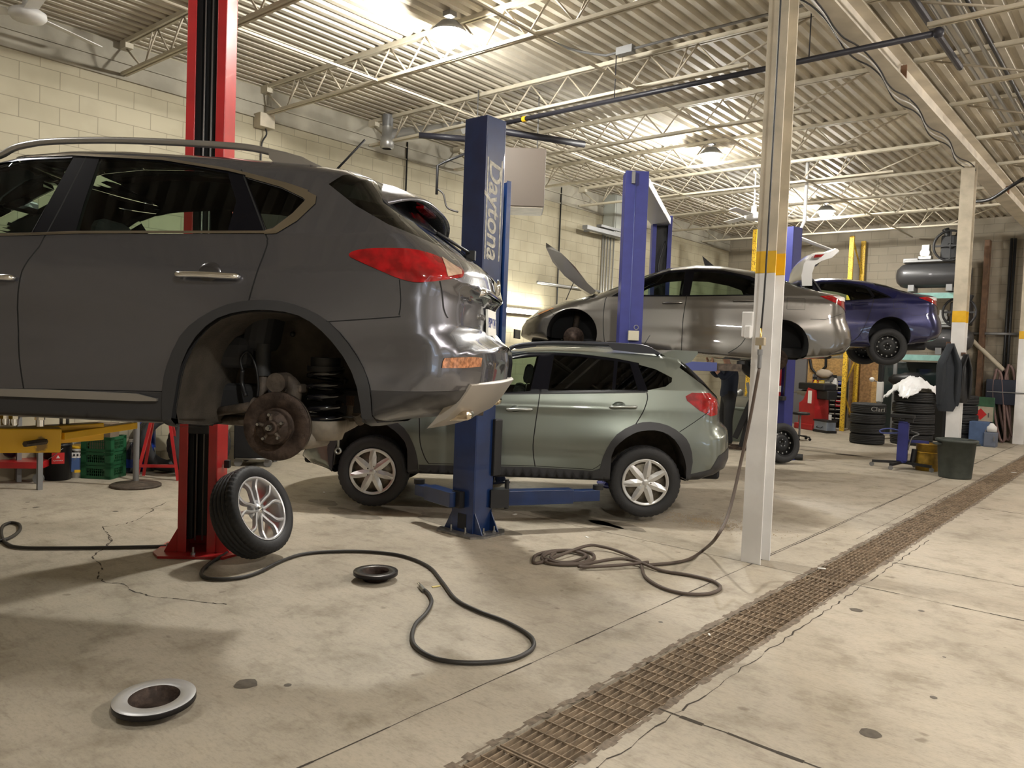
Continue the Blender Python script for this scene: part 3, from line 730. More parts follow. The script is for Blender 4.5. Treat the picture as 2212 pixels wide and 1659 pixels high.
# roof rails
for sd in (1, -1):
    pts = [I.cp(a, b, -.62) for a, b in [(0, 336), (26, 322), (54, 313.5), (108, 306), (217, 303), (325, 305.5), (434, 311), (530, 318), (590, 330), (640, 343), (700, 370)]]
    P = [(x, sd*-.62, z) for x, z in pts]; P = [(-1.75, sd*-.62, 2.33), (-1.6, sd*-.62, 2.41)]+P
    mb = MB().tube(catmull(P, 4), .016, 10)
    mb.xf(lambda p: (p.x, p.y, p.z))
    f = [(583, 331), (640, 336), (668, 347), (704, 371), (660, 366), (600, 357)]
    q = I.P(f, -.62, 2, True)
    mb.prism(q, -.635*sd, -.595*sd, lambda u, v, w: (u, w, v))
    mb.build('roof_rail', M_satin, I.t, bev=.004)
sp = MB(); vs = []; fs = []; n = 16
for i in range(n+1):
    y = -.66+1.32*i/n; k = 1-abs(y/.67)**3
    for (x, z) in ((.10, 2.452), (.28, 2.432), (.42, 2.40), (.56*1, 2.345), (.575, 2.325), (.53, 2.325), (.40, 2.35), (.3, 2.36)):
        vs.append((x-.10*(1-k)*(x > .2), y, z-.09*(1-k)*(x > .2)-.04*(1-k)*(x < .2)))
for i in range(n):
    for j in range(7): fs.append((i*8+j, i*8+j+1, (i+1)*8+j+1, (i+1)*8+j))
sp.add(vs, fs, 0, True)
for e in (0, n): sp.add([vs[e*8+j] for j in range(8)], [tuple(range(8))])
spo = sp.build('roof_spoiler', M_grayp, I.t)
MB().box((.50, 0, 2.322), (.04, .3, .012)).build('third_brake_light', M_tailred, spo)
a0 = I.cp(716, 374, -.25); MB().tube([(a0[0], -.25, a0[1]-.01), (a0[0]+.17, -.25, a0[1]+.17)], .006, 8).build('aerial', M_black, I.t)
# handles
for pxs, nm in (((388, 516), 'rear'), ((-110, 33), 'front')):
    a = I.cs(pxs[0], 594 if nm == 'rear' else 599); b = I.cs(pxs[1], 598 if nm == 'rear' else 601)
    for sd in (1, -1):
        par = I.objs[nm+'_door'][0 if sd == 1 else 1]
        cx, cz = (a[0]+b[0])/2, (a[1]+b[1])/2; y = -float(I.W(cx, cz)[0])
        hm = MB(); P = [(a[0], sd*(y-.012), a[1]), (a[0]+.02, sd*(y-.034), a[1]+.001), (cx, sd*(y-.042), cz+.002), (b[0]-.06, sd*(y-.036), b[1]), (b[0]-.01, sd*(y-.03), b[1]), (b[0], sd*(y-.01), b[1])]
        hm.tube(catmull(P, 4), .014, 10); hm.build('door_handle', M_chrome, par)
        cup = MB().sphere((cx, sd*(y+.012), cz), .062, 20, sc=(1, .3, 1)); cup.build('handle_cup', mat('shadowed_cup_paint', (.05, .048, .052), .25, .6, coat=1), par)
# bright strip on the lower door, skid plate, exhaust tip, handle chrome on the hatch, plate, wiper
s_ = I.S([(-60, 838), (100, 841), (200, 845), (300, 850), (343, 861), (343, 866), (300, 866), (-60, 853)])
for sd in (1, -1):
    MB().prism(s_, 0, 1, lambda u, v, w: (u, sd*(-float(I.W(u, v)[0])-.004-.014*w), v)).build('sill_moulding', M_satin, I.t, bev=.003)
def rearquad(name, pxl, yo, th, m, bev=.01, sm=0, mirror=True):
    q = I.P(pxl, yo, sm, sm > 0)
    return q
q = [I.cp(*p, -.45) for p in [(1023, 829), (1079, 822), (1084, 832), (1052, 882), (1046, 892), (1015, 890), (965, 905), (985, 885), (1010, 850)]]
vs = []
sk = MB(); n = 14; prof = [(.02, 1.455), (.04, 1.44), (-.03, 1.33), (-.07, 1.285), (-.10, 1.27), (-.16, 1.235), (-.13, 1.27), (-.08, 1.34)]
prof = [(.945+u, z) for u, z in prof]; vs = []; fs = []; m = len(prof)
for i in range(n+1):
    y = -.68+1.36*i/n; k = 1-abs(y/.8)**2.6
    for x, z in prof: vs.append((x-.15*(1-k), y, z))
for i in range(n):
    for j in range(m): j2 = (j+1) % m; fs.append((i*m+j, i*m+j2, (i+1)*m+j2, (i+1)*m+j))
sk.add(vs, fs, 0, True); sk.add(vs[:m], [tuple(range(m))]); sk.add(vs[-m:], [tuple(range(m))])
sk.build('skid_plate', M_champ, I.t, bev=.004)
for sd in (1, -1):
    e = I.cp(960, 893, -.55); MB().box((e[0]+.07, -.55*sd, e[1]-.005), (.13, .11, .045), M=Matrix.Rotation(-.08, 3, 'Y')).build('exhaust_tip', mat('brassy_chrome', (.7, .6, .45), .15, 1), I.t, bev=.02)
x, z = I.cp(1052, 640, -.1); MB().tube(catmull([(x-.035, -.36, z-.02), (x+.01, -.34, z), (x+.022, 0, z), (x+.01, .34, z), (x-.035, .36, z-.02)], 5), .02, 10).build('hatch_trim_bar', M_chrome, I.t)
x = .866; pl = MB().box((x+.005, 0, z-.145), (.012, .305, .152), M=Matrix.Rotation(-.05, 3, 'Y')); plo = pl.build('licence_plate', M_paper, I.t)
def text(s_, name, size, m, parent, loc, rot, ext=.0006, sx=1.0, shear=0, label=None):
    cu = bpy.data.curves.new(name, 'FONT'); cu.offset = .018*size if name == 'lettering' else 0; cu.body = s_; cu.size = size; cu.extrude = ext; cu.align_x = 'CENTER'; cu.align_y = 'CENTER'; cu.shear = shear
    tmp = bpy.data.objects.new('t', cu); me = bpy.data.meshes.new_from_object(tmp); bpy.data.objects.remove(tmp)
    me.materials.clear(); me.materials.append(m); o = bpy.data.objects.new(name, me); COL.objects.link(o); o.parent = parent
    o.matrix_local = Matrix.Translation(loc) @ rot.to_4x4() @ Matrix.Diagonal((sx, 1, 1, 1))
    if label: o['label'] = label
    return o
RX = Matrix(((0, 0, 1), (1, 0, 0), (0, 1, 0)))    # text reading along +y, facing +x
text('BSPV 741', 'plate_number', .075, mat('plate_blue_ink', (.02, .04, .2), .5), plo, (x+.012, 0, z-.14), RX)
bx, bz = I.cp(999, 674, -.55); bw_ = .885
yb = -.50
bx, bz = I.cs(999, 674); byy = -float(I.W(bx, bz)[0]); gx_ = (float(I.W(bx+.01, bz)[0])-float(I.W(bx-.01, bz)[0]))/.02; an = math.atan2(-1, -gx_)
text('AWD', 'badge_lettering', .042, M_chrome, I.t, (bx+.006*math.cos(an), byy+.006*math.sin(an), bz), Matrix.Rotation(an, 3, 'Z') @ RX, ext=.003, sx=1.3)
w0, w1 = I.cp(1003, 552, -.1), I.cp(1014, 541, -.1); MB().box((w0[0]+.02, -.02, w0[1]+.01), (.05, .04, .05)).tube([(w0[0]+.02, -.02, w0[1]+.02), (w1[0]-.12, -.35, w1[1]+.05)], .008, 6).build('rear_wiper', M_black, I.t)
MB().lathe([(.0, .012), (.035, .01), (.045, 0), (.03, 0)], (.9, 0, 1.93), (1, 0, 0), 24).build('emblem_ring', M_chrome, I.t)
# interior
M_seat = mat('dark_seat_cloth', (.03, .03, .032), .8); M_head = mat('headliner_cloth', (.13, .11, .09), .9)
seat(I, -.42, 1.5, .36, M_seat, h=.52); seat(I, -.42, 1.5, -.36, M_seat, h=.42); seat(I, -1.45, 1.42, .36, M_seat, h=.52); seat(I, -1.45, 1.42, -.36, M_seat, h=.5)
MB().box((-1.95, 0, 1.9), (.5, 1.3, .25)).build('dashboard', M_dark, I.t, bev=.06)
x, z = I.cp(45, 443, 0.0); MB().box((x, 0, z), (.04, .25, .075)).build('interior_mirror', M_black, I.t, bev=.015)
# rear hub and suspension
hb = thing('x', 'x', 'x') if False else None
cR = I.cp(597, 921, -.78); y0 = -.78
def ring(rs, ax=(0, -1, 0)): return rs
rot = MB(); cx, cz = cR
rot.lathe([(.085, -.012), (.152, -.012), (.155, -.009), (.155, -.002), (.152, .001), (.088, .001), (.086, -.004), (.076, -.004), (.076, .045), (.072, .052), (.035, .052), (.034, .06), (.030, .072), (.022, .074), (.02, .07), (0, .07)], (cx, y0, cz), (0, -1, 0), 56)
ro = rot.build('brake_disc', M_rust, I.t, label='rusty bare brake disc')
for k in range(5):
    st = MB(); a = 2*math.pi*k/5+.4; px_, pz_ = cx+.0572*math.cos(a), cz+.0572*math.sin(a); st.cyl((px_, y0-.05, pz_), (px_, y0-.078, pz_), .0065, seg=8).build('wheel_stud', M_steel, ro)
MB().cyl((cx, y0-.07, cz), (cx, y0-.082, cz), .014, seg=6).cyl((cx, y0-.088, cz), (cx, y0-.1, cz), .009, seg=10).build('axle_nut', M_steel, ro)
hp = MB(); 
for k in range(5):
    a = 2*math.pi*k/5+.4; hp.bar((cx, y0-.049, cz), (cx+.064*math.cos(a), y0-.049, cz+.064*math.sin(a)), .034, .014)
hp.build('hub_face', M_dirt, ro, bev=.006)
MB().lathe([(.06, 0), (.148, .002), (.15, .012), (.146, .004), (.06, .006)], (cx, y0+.03, cz), (0, 1, 0), 40).build('dust_shield', M_dirt, I.t)
kn = MB(); kn.box((cx, y0+.12, cz), (.13, .12, .16)); kn.cyl((cx, y0+.05, cz), (cx, y0+.2, cz), .06, seg=20)
kn.tube(catmull([(cx+.02, y0+.12, cz+.06), (cx+.03, y0+.12, cz+.16), (cx-.01, y0+.14, cz+.2)], 4), .035, 10)
a = I.cp(607, 826, -.66); kn.cyl((a[0], -.72, a[1]), (a[0], -.6, a[1]), .045, seg=20); kn.box((a[0]+.04, -.64, a[1]-.025), (.13, .08, .04)); 
kn.cyl((cx-.16, y0+.1, cz+.09), (cx-.05, y0+.1, cz+.06), .03, seg=12)
kn.build('wheel_knuckle', M_dirt, I.t, bev=.01)
ar = MB(); s0 = I.cp(697, 928, -.6)
for pts, r in (([(cx-.05, y0+.12, cz-.04), (cx-.02, -.4, cz+.02)], .025), ([(cx, y0+.12, cz+.17), (cx+.05, -.38, cz+.12)], .022), ([(cx-.14, y0+.12, cz+.08), (cx-.45, -.5, cz+.02)], .022), ([(cx-.1, y0+.14, cz), (cx-.5, -.4, cz-.02)], .025), ([(cx+.02, y0+.13, cz-.08), (cx+.14, -.35, cz-.06)], .024)): ar.tube(pts, r, 8)
ar.build('control_arms', M_dirt, I.t)
sl = MB(); a = (s0[0], -.58, s0[1]); sl.lathe([(.03, -.05), (.085, -.045), (.10, 0), (.104, .045), (.098, .047), (.092, .01), (.0, -.01)], a, (0, 0, 1), 28)
sl.tube([(a[0], a[1], a[2]-.03), (a[0]-.06, -.66, a[2]-.045), (cx+.03, -.66, cz-.06)], [.05, .045, .035], 10); sl.tube([(a[0], a[1], a[2]-.02), (a[0]+.05, -.3, a[2]+.03)], .045, 10)
sl.build('lower_spring_arm', mat('pale_dusty_aluminium', (.27, .23, .18), .65, .3, nz=.35, nscale=14), I.t)
top = I.cp(697, 800, -.58)[1]; H_ = top-a[2]; n = 150; tn = 5.2
MB().tube([(a[0]+.076*math.cos(2*math.pi*tn*i/n), a[1]+.076*math.sin(2*math.pi*tn*i/n), a[2]+.01+H_*i/n) for i in range(n+1)], .0125, 8).build('coil_spring', mat('glossy_black_spring', (.008, .008, .01), .2, coat=.8), I.t)
MB().cyl((a[0], a[1], top), (a[0], a[1], top+.06), .07, seg=24).cyl((a[0], a[1], top-.005), (a[0], a[1], top+.02), .085, seg=24).build('spring_seat', M_black, I.t)
d0, d1 = I.cp(568, 752, -.56), I.cp(573, 812, -.56); MB().cyl((d0[0], -.56, d0[1]+.02), (d0[0]+.005, -.56, d1[1]), .035, seg=20, mi=0).cyl((d0[0]+.005, -.56, d1[1]), (d0[0]+.02, -.6, d1[1]-.12), .026, seg=16, mi=1).build('damper', [mat('damper_sleeve', (.03, .03, .03), .6), M_dirt], I.t)
hs = [I.cp(*p, -.6) for p in [(528, 800), (524, 775), (540, 760), (556, 790), (562, 830), (560, 856)]]; MB().tube(catmull([(p[0], -.62, p[1]) for p in hs], 5), .006, 6).tube(catmull([(hs[0][0], -.62, hs[0][1]), (hs[0][0]-.01, -.6, hs[0][1]-.06), (hs[0][0]+.02, -.62, hs[0][1]-.12)], 5), .01, 6).build('brake_hose', M_black, I.t)
gz = I.cp(760, 866, -.5); MB().box((gz[0], -.5, gz[1]+.0), (.05, .05, .06), mi=0).cyl((gz[0], -.5, gz[1]-.02), (gz[0], -.5, gz[1]-.07), .03, seg=14, mi=1).cyl((gz[0]+.03, -.52, gz[1]-.05), (gz[0]+.03, -.45, gz[1]-.1), .025, mi=1).build('bump_stop', [mat('rubber_brown', (.2, .1, .05), .6), M_dirt], I.t, bev=.005)
hk = I.cp(738, 955, -.55); wr = MB(); wr.tube([(hk[0], -.6, hk[1]+.10), (hk[0], -.6, hk[1]-.02)], .006, 6).lathe([(.008, -.005), (.017, -.005), (.017, .005), (.008, .005)], (hk[0], -.6, hk[1]-.035), (0, -1, 0), 16, closed=True); wr.build('hanging_link', M_steel, I.t)
sf = MB()
for px_, py_ in [(634, 722), (520, 740), (455, 852), (746, 822), (420, 748)]:
    q = I.cp(px_, py_, -.43); sf.sphere((q[0], -.44, q[1]), .014, 10)
sf.build('liner_clips', M_black, I.t)
# ------------------------------------------------------------------ green-grey hatchback crossover
M_green = mat('grey_green_metallic_paint', (.155,.172,.148), .34, .7, coat=1.0, flake=.05)
C = Car('hatchback_car', 'grey-green hatchback crossover low on the blue lift, silver star hubcaps', (1394, 1041), 7.5, 51, -.86, .88)
C.belt = lambda x: 1.235+.03*np.clip(x+1.5, -1.5, 1.6)
C.tumble = .5; C.low = .15
C.setsil([(.50, .41, .06), (.70, .42, .2), (.85, .49, .3), (.905, .62, .34), (.905, .80, .34), (.885, .92, .32), (.80, 1.0, .3), (.795, 1.15, .28), (.765, 1.235, .24), (.6, 1.395, .15), (.45, 1.53, .12), (.33, 1.62, .1),
    (.16, 1.655, .1), (-.10, 1.668, .1), (-.5, 1.685, .1), (-.9, 1.68, .1), (-1.2, 1.655, .1), (-1.42, 1.61, .11), (-1.75, 1.46, .13), (-2.2, 1.24, .15), (-2.5, 1.19, .17), (-3.0, 1.12, .2), (-3.35, 1.0, .3), (-3.5, .85, .38), (-3.52, .6, .38), (-3.47, .47, .32), (-3.3, .37, .25), (-3.0, .33, .08), (-2.2, .37, .05), (-.4, .375, .05), (0, .38, .05)])
C.bul = [(0, .80, .5, .16, .03), (-2.63, .78, .5, .16, .03), (-1.2, .62, .8, .09, -.015), (-1.0, 1.08, 1.2, .04, .008)]
ao = C.S([(1290, 1050), (1297, 1006.5), (1310, 971), (1332, 938.7), (1370, 917), (1405, 911.5), (1443, 919.7), (1473, 938.7), (1489, 960), (1496, 998), (1486, 1045)], 2)
ai = C.S([(1316, 1060), (1321, 985), (1337.5, 957.7), (1370, 936), (1400, 930), (1430, 933), (1457, 950), (1474, 979), (1482, 1010), (1480, 1060)], 2)
f0 = C.cs(804, 1019); r0 = C.cs(1393, 1041)
sh = lambda poly: [(2*0+(x-(ai_c))*1.0+f0[0], z+(f0[1]-r0[1])) for x, z in poly]
ai_c = r0[0]
aof = [(f0[0]-(x-r0[0]), z-.02) for x, z in ao]; aif = [(f0[0]-(x-r0[0]), z-.02) for x, z in ai]
g1 = C.S([(1166.6, 848), (1153, 944), (1152, 979), (1156, 1008)], 3); g2 = C.S([(1397, 846), (1398.5, 862.7), (1389, 890), (1373, 917)], 3)
g3 = C.S([(905, 850), (906, 911), (907.4, 956), (916.5, 986), (925.5, 1001)], 3)
rg = [('gap', stroke(g1, .01), None, True), ('gap', stroke(g2, .01), None, True), ('gap', stroke(g3, .01), None, True), ('gap', stroke(C.S([(1530, 890), (1500, 912), (1468, 933)], 2), .007), None, True),
    ('gap', stroke(C.S([(1156, 1006.5), (1280, 1014), (1291, 1008), (1297, 1003)]), .006), None, True), ('gap', stroke(C.S([(925, 1001), (1156, 1006.5)]), .006), None, True),
    ('front_door_window', C.S([(1030, 830), (1060, 782), (1093, 774.6), (1164, 768), (1145, 845), (1040, 849)]), M_glassC, True, -.004),
    ('rear_door_window', C.S([(1197, 767), (1250, 770), (1327, 779), (1322, 842), (1184, 844)]), M_glassB, True, -.004),
    ('rear_door_window', C.S([(1335, 780), (1361, 785), (1378, 842), (1329, 842)]), M_glassB, True, -.004),
    ('quarter_window', C.S([(1378, 787), (1416, 797.6), (1452, 816), (1451, 825), (1438, 835), (1399, 843)]), M_glassB, True, -.004),
    ('window_trim', stroke(C.S([(1020, 852), (1080, 851), (1395, 847.5)]), .012), M_black, True, .002),
    ('pillar_trim', C.S([(1020, 851), (1050, 778), (1093, 768), (1142, 761), (1196, 761), (1250, 764), (1330, 774), (1380, 784), (1400, 846), (1200, 848)]), M_pillar, True, -.002),
    ('rear_window', [(.30, 1.50), (.5, 1.36), (.7, 1.22), (.83, 1.22), (.6, 1.5), (.40, 1.66)], M_glassB, False, 0),
    ('windshield', [(-1.45, 1.70), (-1.45, 1.56), (-1.75, 1.41), (-2.15, 1.22), (-2.25, 1.36)], M_glassC, False, 0),
    ('tail_lamp', C.S([(1481, 856), (1494.5, 848.5), (1533, 849), (1548, 863), (1549, 895), (1535, 899.5), (1511, 887), (1484, 865.5)]), M_tailred, True, .004),
    ('headlamp', [(-3.46, .86), (-3.3, .97), (-3.0, 1.03), (-3.05, .93), (-3.3, .84)], mat('headlamp_clear', (.6, .62, .62), .08, coat=1), True, .004),
    ('fog_lamp', C.S([(643, 975), (660, 970), (662, 996), (645, 998)]), M_chrome, True, .004),
    ('arch_cladding', ao, M_clad, True, .012), ('front_arch_cladding', aof, M_clad, True, .012),
    ('sill_cladding', C.S([(905, 1004), (1156, 1009), (1280, 1017), (1300, 1011), (1310, 1070), (905, 1070)]), M_clad, True, .008),
    ('lower_bumper', C.S([(1484, 1026), (1535, 1014), (1552, 985), (1572, 968)])+[(1.0, .68), (1.0, .3), (.4, .3)], M_clad, False, .004),
    ('front_lower_bumper', [(-3.6, .50), (-3.42, .43), (-3.0, .385), (-2.95, .3), (-3.7, .3)], M_clad, False, .004),
    ('front_door', g3[::-1]+g1[::-1]+[g1[0], (-1.05, 1.25), (-1.0, 1.62), (-1.45, 1.58), (-2.1, 1.25)], M_green, True, 0)]
fdoor = [(g3[0][0], 1.26)]+g3+g1[::-1]+[(-1.05, 1.62), (-1.45, 1.56), (-2.05, 1.27)]
rg[-1] = ('front_door', fdoor, M_green, True, 0)
rg.append(('rear_door', g1+[C.cs(1280, 1014), ao[4]]+g2[::-1]+[(-.1, 1.5), (-.35, 1.60), (-1.04, 1.62)], M_green, True, 0))
C.mesh(rg, M_green, [ai, aif], grid=.08)
liner(C, ai[1:-1], -.5); liner(C, aif[1:-1], -.5)
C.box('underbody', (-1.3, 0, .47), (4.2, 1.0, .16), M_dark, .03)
for c in (f0, r0):
    for sd in (1, -1):
        wt = bpy.data.objects.new('road_wheel', None); COL.objects.link(wt); wt.parent = C.t; wt.location = (c[0], -.80*sd, c[1])
        if sd == 1: wheel('', (0, 0, 0), .342, .215, .222, 'cap', rz=.12 if c is r0 else 0, yaxis=(0, -1, 0), parent=wt)
        else: wheel('', (0, 0, 0), .342, .215, .222, 'steel', yaxis=(0, 1, 0), parent=wt, tread=False, seg=48)
for sd in (1, -1):
    P = [C.cp(a, b, -.6) for a, b in [(1088, 757), (1115, 745), (1150, 740.5), (1210, 738.5), (1290, 740.5), (1370, 744.5), (1400, 750), (1424, 764)]]
    mb = MB().tube(catmull([(-1.5, -.6*sd, 1.60)]+[(x, -.6*sd, z-.01) for x, z in P], 4), .02, 8)
    q = C.P([(1310, 741), (1370, 743), (1402, 749), (1427, 765), (1385, 763), (1325, 756)], -.6); mb.prism(q, -.62*sd, -.58*sd, lambda u, v, w: (u, w, v)); q = C.P([(1092, 752), (1122, 741), (1160, 740), (1158, 749), (1120, 754)], -.6); mb.prism(q, -.61*sd, -.59*sd, lambda u, v, w: (u, w, v))
    mb.build('roof_rail', mat('satin_blue_black_rail', (.02, .022, .03), .35), C.t)
sp = MB(); vs = []; fs = []; n = 12
for i in range(n+1):
    y = -.58+1.16*i/n; k = 1-abs(y/.58)**4
    for x, z in ((.14, 1.63), (.27, 1.672), (.50, 1.668), (.505, 1.645), (.44, 1.56+.05*k), (.35, 1.53+.06*k)): vs.append((x, y, z))
for i in range(n):
    for j in range(5): fs.append((i*6+j, i*6+j+1, (i+1)*6+j+1, (i+1)*6+j))
    fs.append((i*6+5, i*6, (i+1)*6, (i+1)*6+5))
sp.add(vs, fs, 0, True)
for e in (0, n): sp.add([vs[e*6+j] for j in range(6)], [tuple(range(6))])
sp.build('roof_spoiler', M_green, C.t, bev=.004)
a0 = C.cp(1386, 741, -.2); a1 = C.cp(1404, 724, -.2); MB().tube([(a0[0], -.2, a0[1]-.06), (a1[0], -.2, a1[1])], .005, 6).build('aerial', M_black, C.t)
for pxs, nm, yy in (((1318, 1374), 'rear_door', 878.5), ((1095, 1149), 'front_door', 884)):
    a = C.cs(pxs[0], yy); b = C.cs(pxs[1], yy)
    for sd in (1, -1):
        par = C.objs[nm][0 if sd == 1 else 1]; cx, cz = (a[0]+b[0])/2, (a[1]+b[1])/2; y = -float(C.W(cx, cz)[0])
        MB().tube(catmull([(a[0], sd*(y-.01), a[1]), (a[0]+.03, sd*(y-.035), a[1]), (cx, sd*(y-.04), cz+.003), (b[0]-.02, sd*(y-.035), b[1]), (b[0], sd*(y-.01), b[1])], 4), .014, 8).build('door_handle', mat('handle_silver', (.4, .42, .4), .25, .7, coat=.5), par)
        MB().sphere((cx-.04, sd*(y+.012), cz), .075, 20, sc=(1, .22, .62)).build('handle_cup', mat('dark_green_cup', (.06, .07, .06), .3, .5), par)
seat(C, -.55, .75, .34, M_seat, h=.45); seat(C, -.55, .75, -.34, M_seat, h=.45); seat(C, -1.55, .7, .36, M_seat, h=.5); seat(C, -1.55, .7, -.36, M_seat, h=.5)
MB().box((-2.1, 0, 1.08), (.4, 1.3, .2)).build('dashboard', M_dark, C.t, bev=.05)
MB().box((.3, 0, 1.0), (.5, 1.2, .25)).build('boot_load', M_dark, C.t, bev=.05)

# ------------------------------------------------------------------ saloons (one body, two cars)
def saloon(name, label, G, paint, T, hood_up, boot_up, wheels, glassm, grid=.09):
    """outline in its own side view, T maps it to the car"""
    t = lambda L_: [T(*p) for p in L_]
    G.belt = lambda x: T(x, 2.40)[1]+.035*(x+1.2)
    G.tumble = .5; G.low = .2
    top = [(-3.50, 1.80, .4), (-3.49, 1.95, .36), (-3.43, 2.06, .32), (-3.24, 2.20, .22), (-2.88, 2.335, .17), (-2.4, 2.46, .15), (-2.13, 2.57, .13), (-1.75, 2.735, .11), (-1.45, 2.84, .1), (-1.1, 2.885, .1), (-.75, 2.88, .1), (-.35, 2.82, .1), (0, 2.73, .11), (.22, 2.64, .12), (.46, 2.575, .13), (.75, 2.53, .18), (.86, 2.49, .26), (.875, 2.36, .3), (.90, 2.2, .33), (.965, 2.05, .36), (.985, 1.92, .36), (.96, 1.80, .33), (.87, 1.71, .25), (.6, 1.655, .06), (0, 1.60, .05), (-.4, 1.59, .05), (-2.3, 1.70, .05), (-3.0, 1.74, .05), (-3.35, 1.745, .2)]
    G.setsil([T(a, b)+(r,) for a, b, r in top])
    G.bul = [T(0, 2.03)+(.48, .14, .03), T(-2.69, 2.15)+(.48, .14, .03), T(-1.2, 1.88)+(.8, .08, -.015), T(.2, 2.36)+(1.5, .035, .008)]
    rc, fc = (-.002, 1.80), (-2.70, 1.865)
    holes = [t(tread_arc(rc, .335, -50, 230, 30)), t(tread_arc(fc, .34, -30, 205, 30))]
    gf = t(smooth2([(-2.26, 2.37), (-2.28, 2.28), (-2.285, 2.0), (-2.25, 1.72)], 3)); gm = t(smooth2([(-1.21, 2.42), (-1.245, 2.13), (-1.25, 1.85), (-1.25, 1.69)], 3)); gr = t(smooth2([(-.26, 2.46), (-.30, 2.3), (-.40, 2.0), (-.5, 1.8), (-.66, 1.68)], 3))
    rg = [('gap', stroke(gf, .01), None, True), ('gap', stroke(gm, .01), None, True), ('gap', stroke(gr, .01), None, True),
        ('gap', stroke(t([(.05, 2.27), (.05, 2.42), (.27, 2.41), (.27, 2.27), (.05, 2.27)]), .006), None, True), ('gap', stroke(t([(.34, 2.15), (.52, 2.15), (.75, 2.24)]), .006), None, True),
        ('gap', stroke(t([(-2.93, 2.09), (-3.02, 2.17)]), .006), None, True), ('gap', stroke(t([(-2.25, 1.735), (-.66, 1.66)]), .006), None, True),
        ('front_door_window', t([(-2.08, 2.41), (-1.93, 2.52), (-1.72, 2.64), (-1.47, 2.73), (-1.24, 2.755), (-1.27, 2.42)]), glassm, True, -.004),
        ('rear_door_window', t([(-1.12, 2.755), (-.85, 2.75), (-.55, 2.70), (-.36, 2.64), (-.28, 2.50), (-.33, 2.455), (-1.17, 2.425)]), glassm, True, -.004),
        ('quarter_window', t([(-.31, 2.62), (-.12, 2.53), (-.02, 2.475), (-.28, 2.46), (-.24, 2.5)]), M_glassB, True, -.004),
        ('pillar_trim', t([(-2.2, 2.38), (-1.95, 2.54), (-1.72, 2.67), (-1.45, 2.76), (-1.1, 2.785), (-.75, 2.775), (-.4, 2.7), (-.05, 2.52), (.03, 2.465), (-.25, 2.445), (-1.2, 2.405)]), M_pillar, True, -.002),
        ('rear_window', t([(-.22, 2.70), (0, 2.64), (.25, 2.55), (.40, 2.53), (.46, 2.7), (0, 2.85), (-.3, 2.86)]), M_glassB, False, 0),
        ('windshield', t([(-2.25, 2.46), (-1.9, 2.58), (-1.62, 2.71), (-1.53, 2.79), (-1.56, 2.86), (-2.2, 2.62)]), M_glassC, False, 0),
        ('tail_lamp_clear_lens', t([(.62, 2.455), (.87, 2.46), (.90, 2.41), (.70, 2.40)]), M_white, True, .005),
        ('tail_lamp', t([(.45, 2.45), (.60, 2.465), (.90, 2.46), (.91, 2.25), (.84, 2.26), (.72, 2.33)]), M_tailred, True, .004),
        ('headlamp_indicator', t([(-3.03, 2.22), (-2.96, 2.20), (-3.16, 2.105), (-3.20, 2.12)]), mat('amber_lens', (.6, .2, .04), .15, coat=1), True, .005),
        ('headlamp', t([(-3.50, 2.04), (-3.3, 2.15), (-3.05, 2.225), (-3.16, 2.1), (-3.40, 2.02)]), mat('headlamp_clear', (.6, .62, .62), .08, coat=1), True, .004),
        ('front_door', [T(-2.25, 1.735)]+gf[::-1]+t([(-2.15, 2.43), (-1.75, 2.67), (-1.4, 2.79), (-1.18, 2.80)])+gm, paint, True, 0),
        ('rear_door', gm[::-1]+t([(-1.16, 2.80), (-.7, 2.78), (-.3, 2.64)])+gr, paint, True, 0)]
    if hood_up: rg.append(('engine_bay', t([(-2.42, 2.425), (-2.9, 2.305), (-3.25, 2.165), (-3.3, 2.3), (-2.5, 2.6)]), M_dark, False, -.02))
    if boot_up: rg.append(('boot_opening', t([(.24, 2.60), (.48, 2.52), (.80, 2.48), (.9, 2.7), (.3, 2.75)]), M_dark, False, -.02))
    G.mesh(rg, paint, holes, grid=grid)
    for h in holes: liner(G, h[2:-2], -.45, m=M_dark)
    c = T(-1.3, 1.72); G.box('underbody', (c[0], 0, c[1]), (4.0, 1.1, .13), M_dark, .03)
    for nm, xa, xb, zz in (('front_door', -1.52, -1.26, 2.31), ('rear_door', -.62, -.36, 2.36)):
        a = T(xa, zz); b = T(xb, zz+.01)
        for sd in (1, -1):
            y = -float(G.W((a[0]+b[0])/2, a[1])[0]); MB().tube(catmull([(a[0], sd*(y-.008), a[1]), ((a[0]+b[0])/2, sd*(y-.035), a[1]+.01), (b[0], sd*(y-.01), b[1])], 5), .014, 8).build('door_handle', paint, G.objs[nm][0 if sd == 1 else 1])
    for (cc, far_only) in wheels:
        c = T(*cc)
        for sd in (1, -1):
            if sd == 1 and far_only:
                MB().lathe([(.03, .0), (.14, .0), (.14, .012), (.07, .012), (.07, .05), (.0, .05)], (c[0], -.70, c[1]), (0, -1, 0), 32).build('brake_disc', M_rust, G.t)
                MB().tube([(c[0], -.6, c[1]+.03), (c[0]+.03, -.5, c[1]+.38)], .045, 10).tube([(c[0], -.65, c[1]-.05), (c[0]+.05, -.3, c[1]-.08)], .03, 8).build('strut', M_dirt, G.t)
                continue
            wt = bpy.data.objects.new('road_wheel', None); COL.objects.link(wt); wt.parent = G.t; wt.location = (c[0], -.78*sd, c[1])
            wheel('', (0, 0, 0), .318, .2, .205, 'steel', yaxis=(0, -1*sd, 0), parent=wt, tread=False, seg=64)
    seat(G, T(-.6, 0)[0], T(-.6, 1.95)[1], .34, M_seat, h=.42, headrest=False); seat(G, T(-.6, 0)[0], T(-.6, 1.95)[1], -.34, M_seat, h=.42, headrest=False)
